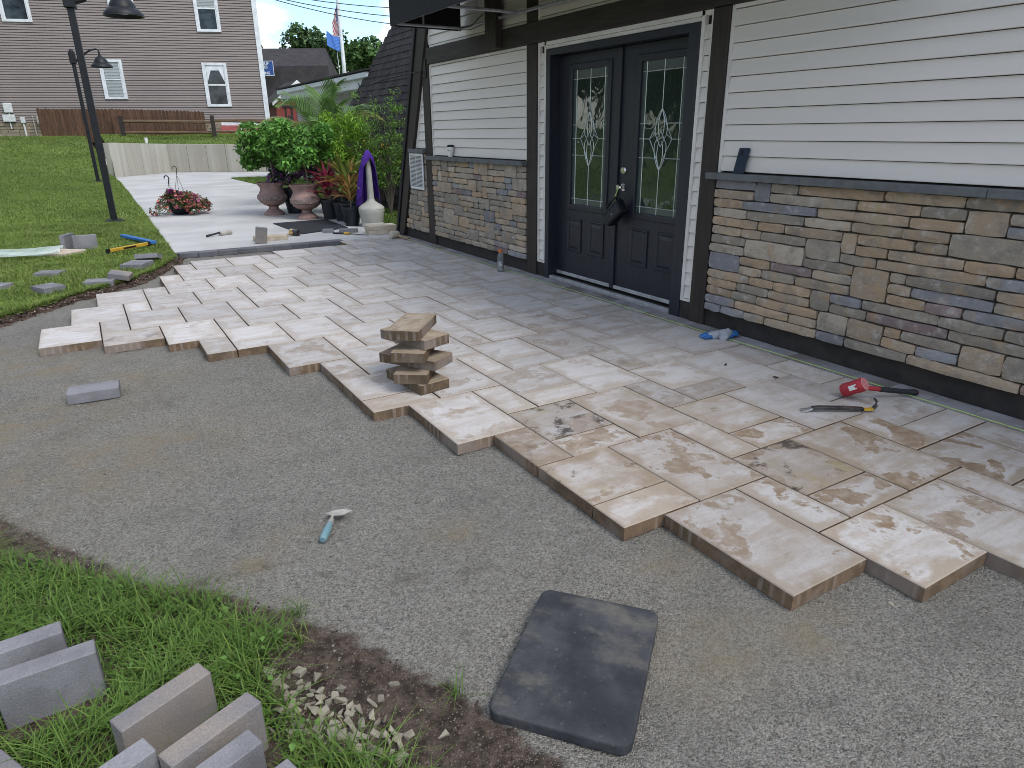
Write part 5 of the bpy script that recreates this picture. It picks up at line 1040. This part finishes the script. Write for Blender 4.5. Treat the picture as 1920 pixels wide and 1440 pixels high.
paver('narrow grey paver standing behind the broad faced one', -.305, 10.78, zl, R(65), 'edge', dims=(.27, .21, .06), group=gl)
paver('large grey paver flat on grass beneath the dark tilted one', .36, 8.78, zl, R(-28), 'flat', dims=(.24, .30, .075), group=gl)
paver('dark paver propped on the large grey one by the walkway', .50, 9.04, .045, R(-28), 'flat', (R(-18), R(6)), dims=(.26, .13, .055), group=gl)
paver('flat grey paver on grass in the middle of the scatter', -.475, 8.80, zl, R(-22), 'flat', dims=(.25, .19, .055), group=gl)
paver('grey paver at the lawn edge under a leaning one', -.03, 8.02, zl-.01, R(-14), 'flat', dims=(.27, .19, .06), group=gl)
paver('grey-brown paver leaning on its neighbour at the cut edge', .16, 8.06, .03, R(-18), 'flat', (R(10), R(8)), 'paver_tan', dims=(.20, .14, .055), group=gl)
paver('grey paver nearest the camera on the left lawn', -.465, 7.87, zl, R(28), 'flat', dims=(.20, .24, .07), group=gl)
paver('grey paver cut off by the left frame edge', -.92, 8.28, zl, R(-35), 'flat', dims=(.24, .2, .06), group=gl)
paver('cream slab lying on grass half under the plastic film', -.385, 10.37, zl-.01, R(-42), 'flat', m_='palepaver', dims=(.40, .36, .06), group=gl, name='cream_slab')
# on the walkway
paver('upright grey paver leaning on a cream slab on the walkway', 1.955, 9.83, 0, R(-16), 'end', (R(6), R(7)), 'paver_tan', dims=(.22, .15, .065), name='upright_paver')
paver('cream slab lying behind the upright grey paver', 2.13, 10.11, 0, R(-3), 'flat', m_='palepaver', dims=(.44, .20, .065), name='cream_slab')
paver('lower of two stacked tan slabs beside the corner post', 3.69, 9.86, .001, R(-5), 'flat', m_='palepaver', dims=(.43, .26, .06), name='tan_slab'); paver('upper of two stacked tan slabs beside the corner post', 3.68, 9.875, .0625, R(-6), 'flat', m_='palepaver', dims=(.43, .26, .062), name='tan_slab')
paver('short light grey brick near the doormat corner', 3.04, 10.38, 0, R(70), 'flat', dims=(.10, .16, .055), name='loose_brick'); paver('long grey brick beside the tan slab pair', 3.31, 10.24, 0, R(-20), 'flat', dims=(.28, .10, .055), name='loose_brick')
# leaning stack on the patio
for i, (x, y, a, lb) in enumerate(((1.50, 3.59, 98, 'bottom slab of the crooked stack on the patio'), (1.509, 3.594, 54, 'second slab from the bottom of the crooked stack'), (1.513, 3.622, -58, 'third slab from the bottom of the crooked stack'), (1.513, 3.62, 53, 'fourth slab from the bottom of the crooked stack'), (1.527, 3.661, 108, 'fifth slab of the crooked stack, just below the top'), (1.515, 3.66, 50, 'topmost sandy slab of the crooked stack'))):
    paver(lb, x, y, .0015+i*.0602, R(a), 'flat', m_='stackslab', dims=(.395, .196, .0595), group='slabs of the crooked stack', name='stacked_slab', stain=.5)

# ------------------------------------------------------------------ rubble
rst = []
for k in range(9):
    bm = bmesh.new(); sc = (random.uniform(1.0, 1.45), random.uniform(.65, 1.0), random.uniform(.4, .75))
    for _ in range(11): bm.verts.new((random.choice((-1, 1))*random.uniform(.35, 1)*sc[0], random.choice((-1, 1))*random.uniform(.35, 1)*sc[1], random.choice((-1, 1))*random.uniform(.4, 1)*sc[2]))
    hu = bmesh.ops.convex_hull(bm, input=bm.verts); bmesh.ops.delete(bm, geom=[v for v in bm.verts if not v.link_faces], context='VERTS'); bmesh.ops.recalc_face_normals(bm, faces=bm.faces)
    me = bpy.data.meshes.new('rubble_stone'); bm.to_mesh(me); bm.free(); me.materials.append(MT['rubble']); rst.append(me)
spots = []; tries = 0
while len(spots) < 105 and tries < 4000:
    tries += 1; f = random.random(); x = .215+f*.15+random.gauss(0, .042); y = 1.60-f*.31+random.gauss(0, .042); r = random.uniform(.007, .022)
    if any((x-a)**2+(y-b)**2 < ((r+c)*.72)**2 for a, b, c in spots): continue
    spots.append((x, y, r))
for x, y, r in spots:
    o = link('rubble_stone', random.choice(rst), None, None, (x, y, float(bed_z(np.array(x), np.array(y)))+r*.38), (random.uniform(-.3, .3), random.uniform(-.3, .3), random.uniform(0, 6.28))); o.scale = (r, r, r); setp(o, 'pale angular rubble stone in the heap beside the grass', 'stone', 'pale rubble stones')
for x, y, r, lb in ((.49, 1.47, .016, 'largest pale stone alone on the bare brown soil'), (.44, 1.45, .010, 'small grey stone left of the lone pale stone on the soil'), (.53, 1.235, .015, 'round grey stone on soil near the black kneeling pad'), (.62, 2.02, .008, 'small pale pebble alone on the crushed stone'), (2.02, .94, .012, 'pale chip on the crushed stone right of the pad'), (1.42, .62, .008, 'small chip on crushed stone low right of the pad')):
    o = link('lone_stone', random.choice(rst), None, None, (x, y, float(bed_z(np.array(x), np.array(y)))+r*.35), (0, 0, random.uniform(0, 6.28))); o.scale = (r, r, r); setp(o, lb, 'stone')

# ------------------------------------------------------------------ tools and small things
# kneeling pad
kp = thing('kneeling_pad', 'black foam kneeling pad lying on the crushed stone', 'kneeling pad', (.985, 1.26, -.058), R(40))
def rrect(w, h, r, n=6): 
    o_ = []
    for cx_, cy_, a0 in ((w/2-r, h/2-r, 0), (-w/2+r, h/2-r, 90), (-w/2+r, -h/2+r, 180), (w/2-r, -h/2+r, 270)): o_ += [(cx_+r*math.cos(R(a0+90*i/n)), cy_+r*math.sin(R(a0+90*i/n))) for i in range(n+1)]
    return o_
kb_ = MB().prism(rrect(.545, .385, .035), 0, .036, lambda a, b, h: (a, b, h)).build('pad', MT['rubber'], kp, bevel=.006)
cr_ = MB()
for i in range(46):
    x, y, a0 = random.uniform(-.23, .23), random.uniform(-.155, .155), random.uniform(0, 6.28); r_ = random.uniform(.004, .011); cr_.tube([(x+r_*math.cos(a0+t_*random.uniform(1.2, 2.4)), y+r_*math.sin(a0+t_*1.8), .0362) for t_ in (0, .33, .66, 1)], .0006, 4)
cr_.build('surface_nicks', MT['black'], kp)['kind'] = 'stuff'
# trowel
tr = thing('margin_trowel', 'small pointed trowel with faded teal handle on the crushed stone', 'trowel', (.53, 2.29, -.06), R(58))
MB().lathe([(.011, 0), (.0145, .004), (.0155, .03), (.016, .06), (.0125, .10), (.010, .115)], 14).build('handle', MT['teal'], tr, smooth=40, loc=(0, 0, .017), rot=(0, PI/2-.05, 0)); MB().lathe([(.012, 0), (.012, .012), (.008, .03)], 12).build('ferrule', MT['dustysteel'], tr, smooth=40, loc=(.112, 0, .022), rot=(0, PI/2-.05, 0))
MB().tube([(.13, 0, .023), (.145, 0, .03), (.158, 0, .034)], .005, 6).build('shank', MT['dustysteel'], tr)
MB().prism([(-.038, .030), (.0, .0), (.04, .0), (.075, .030), (.035, .052), (-.0, .05)], 0, .002, lambda a, b, h: (.15+b*.9, -a-.0, .031+h+a*.12)).build('blade', MT['dustysteel'], tr)
# red mallet
ml = thing('red_mallet', 'red dead blow mallet with black grip on the patio', 'mallet', (3.44, 2.015, 0), 0)
hd = Vector((-.62, -.62, 0)).normalized(); 
M_ = Vector((.0, .03, .070)); ax = -Vector((.163, -.80, .537)).normalized()
p0, p1 = M_-ax*.062, M_+ax*.062
MB().tube([p0, p0+ax*.012, p0+ax*.03, M_, p1-ax*.03, p1-ax*.012, p1], [.034, .039, .039, .037, .039, .039, .034], 24).build('head', MT['red'], ml, smooth=40)
ax2 = ax
MB().tube([p0-ax*.001, p0-ax*.004], [.036, .034], 24).build('striking_face', MT['redface'], ml); MB().tube([p1+ax*.001, p1+ax*.004], [.036, .034], 24).build('striking_face', MT['redface'], ml)
h0 = M_+Vector((.02, -.008, 0)); h1 = Vector((.34, -.135, .022)); hv = h1-h0
MB().tube([h0, h0+hv*.38], [.013, .013], 12).build('handle_neck', MT['red'], ml, smooth=40); MB().tube([h0+hv*.37, h0+hv*.5, h0+hv*.85, h0+hv*.93, h0+hv*.96, h0+hv*1.0], [.0155, .0155, .0145, .017, .019, .015], 12).build('grip', MT['grip'], ml, smooth=40); MB().tube([h0+hv*1.0, h0+hv*1.015], [.0155, .012], 12).build('end_cap', MT['red'], ml)
sk = ax.cross(Vector((0, 0, 1))).normalized(); sn_ = (sk*.95+Vector((0, 0, .35))).normalized(); sn_ = (sn_-ax*sn_.dot(ax)).normalized(); sn_ = sn_ if sn_.x < 0 else Vector((-sn_.x, -sn_.y, sn_.z)); su_ = ax.cross(sn_)
MB().add([M_+sn_*.0395+ax*a+su_*b for a, b in ((-.022, -.014), (.022, -.014), (.022, .014), (-.022, .014))], [(0, 1, 2, 3)]).build('sticker', MT['paperw'], ml)
# pry bar
pb = thing('pry_bar', 'dark flat pry bar with yellow heel lying before the red mallet', 'pry bar', (3.05, 2.08, 0), 0)
def ribbon(pts, w, t_):
    mb = MB(); vs = []; n = len(pts)
    for i, p in enumerate(pts):
        d = (Vector(pts[min(i+1, n-1)])-Vector(pts[max(i-1, 0)])).normalized(); sd_ = d.cross(Vector((0, 0, 1))); sd_ = sd_.normalized() if sd_.length > .05 else Vector((.5, .8, 0)).normalized(); nn_ = sd_.cross(d); ww = w[i] if isinstance(w, list) else w
        for a, b in ((-1, -1), (1, -1), (1, 1), (-1, 1)): vs.append(Vector(p)+sd_*ww*.5*a+nn_*t_*.5*b)
    fs = [(4*i+j, 4*i+(j+1) % 4, 4*i+4+(j+1) % 4, 4*i+4+j) for i in range(n-1) for j in range(4)]+[(3, 2, 1, 0), (4*n-4, 4*n-3, 4*n-2, 4*n-1)]; return mb.add(vs, fs)
dd = Vector((.31, -.20, 0)); S0 = Vector((0, 0, .006)); PPs = [S0, S0+dd*.08+Vector((0, 0, .003)), S0+dd*.15+Vector((0, 0, .014)), S0+dd*.25+Vector((0, 0, .018)), S0+dd*.6+Vector((0, 0, .016)), S0+dd*.8+Vector((0, 0, .012))]
ribbon(PPs[:3], [.042, .036, .030], .010).build('chisel_end', MT['brightsteel'], pb, bevel=.0015); ribbon(PPs[2:]+[S0+dd*.88+Vector((0, 0, .010))], [.030, .028, .028, .028, .028], .016).build('bar', MT['steel'], pb, bevel=.002)
ribbon([S0+dd*.88+Vector((0, 0, .010)), S0+dd*.96+Vector((0, 0, .007)), S0+dd*1.02+Vector((0, 0, .012))], .028, .010).build('heel', MT['yellow'], pb, bevel=.002); ribbon([S0+dd*1.02+Vector((0, 0, .012)), S0+dd*1.055+Vector((0, 0, .03)), S0+dd*1.045+Vector((0, 0, .055)), S0+dd*1.02+Vector((0, 0, .068))], .027, .009).build('hook_end', MT['steel'], pb, bevel=.002)
# work gloves
def glove(label, x, y, rz, seed, cuff_up):
    q = random.Random(seed); t_ = thing('work_glove', label, 'glove', (x, y, .002), rz, 'work gloves'); mb = MB()
    mb.tube([(-.10, 0, .034), (-.07, 0, .034), (-.03, 0, .026), (.02, 0, .022), (.05, 0, .016)], [.034, .033, .034, .036, .026], 14, caps=False); mb.build('knit_shell', MT['glove'], t_, smooth=60).scale = (1, 1.05, .9)
    MB().lathe([(.034, 0), (.037, .006), (.034, .012), (.03, .012)], 16).build('cuff', MT['glove'], t_, smooth=40, loc=(-.106, 0, .031), rot=(0, PI/2, 0))
    for i, (dy, L_) in enumerate(((-.034, .055), (-.013, .07), (.009, .074), (.031, .062))): MB().tube([(.035, dy*.8, .018), (.035+L_*.5, dy*1.1, .022+q.uniform(-.004, .006)), (.035+L_, dy*1.3, .013)], [.012, .0115, .008], 8).build('finger', MT['blue'], t_, smooth=60)
    MB().tube([(-.02, -.03, .02), (.015, -.055, .022), (.05, -.062, .014)], [.014, .0125, .009], 8).build('thumb', MT['blue'], t_, smooth=60)
    MB().tube([(-.06, -.012, .016), (-.02, -.012, .014), (.03, -.004, .012), (.05, 0, .012)], [.022, .03, .034, .026], 12).build('coated_palm', MT['blue'], t_, smooth=60).scale = (1, 1.1, .75)
glove('blue coated grey glove with its cuff opening towards the camera', 3.70, 3.30, R(158), 1, 1); glove('blue glove lying behind its mate nearest the wall', 3.80, 3.27, R(25), 2, 0)
# sports drink bottle
bt = thing('drink_bottle', 'clear sports drink bottle with orange cap standing on the patio', 'bottle', (3.665, 6.30, .002))
MB().lathe([(.028, 0), (.034, .006), (.035, .05), (.034, .12), (.031, .135), (.034, .15), (.033, .165), (.025, .19), (.019, .20), (.019, .212)], 24).build('body', MT['bottle'], bt, smooth=50)
MB().lathe([(.0356, .025), (.0357, .055), (.0352, .122)], 24, caps=False).build('label_wrap', MT['label'], bt, smooth=50); MB().lathe([(.0215, .205), (.022, .228), (.017, .236)], 18).build('cap', MT['orange'], bt, smooth=40)
o = link('lettering', text_mesh('G', .05), MT['paperw'], bt, (-.0195, -.0305, .085), (PI/2, 0, R(-32)))
# coffee cup and phone on the ledges
cp = thing('coffee_cup', 'white takeaway coffee cup with black lid on the stone ledge', 'cup', (3.88, 7.83, 1.127)); MB().lathe([(.029, 0), (.041, .115)], 22).build('cup', MT['paperw'], cp, smooth=40); MB().lathe([(.043, .115), (.044, .125), (.039, .128), (.037, .14), (.001, .14)], 22).build('lid', MT['black'], cp, smooth=40); link('printed_logo', text_mesh('NICH', .017), MT['grip'], cp, (-.0315, -.02, .075), (PI/2-.1, 0, R(-58)))
ph = thing('smartphone', 'dark blue phone leaning against the siding on the ledge', 'phone', (3.895, 3.385, 1.127)); 
MB().prism(rrect(.092, .168, .010), 0, .009, lambda a, b, h: (.022*(b+.0825)/.165+h-.02, a-.018*(b)/.165, b+.0835)).build('case', MT['phone'], ph, bevel=.002); MB().prism(rrect(.02, .03, .006), 0, .0015, lambda a, b, h: (-.0025+h-.0018, a+.006, b+.135)).build('camera_bump', MT['black'], ph)
# speaker hanging from the door knob
rd = thing('portable_speaker', 'black portable speaker hanging by a cord from the door knob', 'speaker', (3.93, 4.745, .74), 0); Mr = Matrix.Rotation(R(-38), 4, 'X')
MB().box(-.05, .035, -.115, .115, -.065, .065, Mr).build('body', MT['black'], rd, bevel=.014); MB().box(-.054, -.0505, -.10, .10, -.05, .03, Mr).build('grille', MT['grip'], rd, bevel=.002)
MB().tube([Mr @ Vector(p) for p in ((0, -.11, .06), (0, -.10, .105), (0, 0, .115), (0, .08, .105), (0, .09, .066))], .012, 8).build('carry_handle', MT['black'], rd, smooth=50); MB().tube([(0, .02, .10), (.02, .03, .16), (.03, .02, .20)], .004, 5).tube([(0, .05, .09), (.02, .03, .16), (.03, .015, .205)], .004, 5).build('cord', MT['string'], rd)
MB().lathe([(.006, 0), (.006, .002)], 10).build('logo_dot', MT['chrome'], rd, loc=tuple(Mr @ Vector((-.056, 0, -.01))), rot=(0, PI/2, 0))
# pale mallet near the corner, yellow mallet, brush hammer, chisel
def mallet(name, label, x, y, rz, head, hm, hr, hl, handle=.22):
    t_ = thing(name, label, 'mallet', (x, y, 0), rz); MB().tube([(0, -hl/2, hr), (0, -hl/2+.008, hr), (0, hl/2-.008, hr), (0, hl/2, hr)], [hr*.9, hr, hr, hr*.9], 18).build('head', MT[hm], t_, smooth=40); MB().tube([(.0, 0, hr), (handle*.5, 0, hr*.75), (handle, 0, hr*.45)], [.011, .0125, .014], 10).build('handle', MT['wood'], t_, smooth=50); return t_
mallet('pale_mallet', 'cream rubber mallet with wooden handle at the patio corner', 3.66, 9.28, R(-75), 0, 'whiterub', .05, .13, .32)
ym = thing('yellow_mallet', 'yellow headed mallet lying on the walkway by the doormat', 'mallet', (2.54, 10.36, 0), R(-155)); MB().tube([(0, -.09, .048), (0, -.08, .048), (0, -.012, .048)], [.042, .047, .047], 18).build('yellow_head', MT['yellow'], ym, smooth=40); MB().tube([(0, -.012, .048), (0, .07, .048), (0, .08, .048)], [.047, .047, .042], 18).build('black_head', MT['steel'], ym, smooth=40); MB().tube([(0, 0, .048), (.1, 0, .035), (.24, 0, .02)], .014, 8).build('handle', MT['wood'], ym); MB().box(.02, .05, -.06, -.02, .08, .094).build('tag', MT['paperw'], ym)
bh_ = thing('hand_brush', 'grey hand tool with black handle lying on the walkway', 'tool', (1.62, 11.0, 0), R(25)); MB().box(-.02, .17, -.045, .045, 0, .06).build('head', MT['dustysteel'], bh_, bevel=.02); MB().tube([(-.02, 0, .045), (-.1, 0, .035), (-.24, 0, .02)], [.016, .014, .018], 8).build('handle', MT['grip'], bh_, smooth=50)
ch = thing('long_chisel', 'long thin tool with yellow collar on the walkway edge', 'tool', (3.18, 10.05, .012), R(-55)); MB().tube([(-.2, 0, 0), (.0, 0, .004)], .012, 8).build('shaft', MT['grip'], ch); MB().tube([(.0, 0, .006), (.1, 0, .006)], .018, 8).build('collar', MT['yellow'], ch); MB().tube([(.1, 0, .004), (.42, 0, 0)], [.008, .005], 8).build('tip', MT['steel'], ch)
# level and yellow saw on the lawn
lv = thing('spirit_level', 'blue spirit level lying on the grass near the walkway', 'spirit level', (.52, 10.95, .03), R(-72)); MB().box(-.52, -.30, -.035, .035, 0, .035).box(-.22, -.02, -.035, .035, 0, .035).box(.06, .52, -.035, .035, 0, .035).box(-.30, -.22, -.035, -.012, 0, .035).box(-.30, -.22, .012, .035, 0, .035).box(-.02, .06, -.035, -.012, 0, .035).box(-.02, .06, .012, .035, 0, .035).build('body', MT['blue'], lv, bevel=.003); MB().tube([(-.29, 0, .02), (-.23, 0, .02)], .010, 8).tube([(-.01, 0, .02), (.05, 0, .02)], .010, 8).build('vial', MT['black'], lv)
ys_ = thing('yellow_level', 'yellow and black level lying across the grass by the blue one', 'spirit level', (.36, 10.16, .02), R(40)); MB().box(-.30, .30, -.02, .02, .012, .05).build('body', MT['yellow'], ys_, bevel=.004); MB().box(-.33, -.301, -.024, .024, .0, .055).box(.301, .33, -.024, .024, 0, .055).box(-.1, .1, -.022, -.0205, .02, .04).build('end_cap', MT['black'], ys_)
# plastic film
V = []; nu, nv = 60, 18
for j in range(nv+1):
    for i in range(nu+1):
        u, v = i/nu, j/nv; wd = .62-.28*u; cx_ = -2.3+1.92*u; cy_ = 10.62-.28*u+.08*math.sin(u*5); V.append((cx_+.1*(v-.5), cy_+(v-.5)*wd, .045+.035*math.sin(u*11+v*4)*math.sin(v*PI)+.02*math.sin(v*17+u*6)+.03*u))
F = [(j*(nu+1)+i, j*(nu+1)+i+1, (j+1)*(nu+1)+i+1, (j+1)*(nu+1)+i) for j in range(nv) for i in range(nu)]
o = link('plastic_film', npmesh('plastic_film', V, F, smooth=True), MT['film']); setp(o, 'sheet of translucent plastic wrap lying over the left lawn', 'plastic film')
# leaf debris on the patio, small
for x, y, lb in ((3.30, 2.83, 'dark dry leaf crumb on the slab left of the mallet'), (3.37, 2.50, 'brown crumb on the joint near the pry bar')):
    o = link('dry_leaf', random.choice(rst), None, None, (x, y, .006), (0, 0, random.random()*6)); o.data = o.data.copy(); o.data.materials[0] = MT['soil']; o.scale = (.014, .010, .008); setp(o, lb, 'dry leaf')
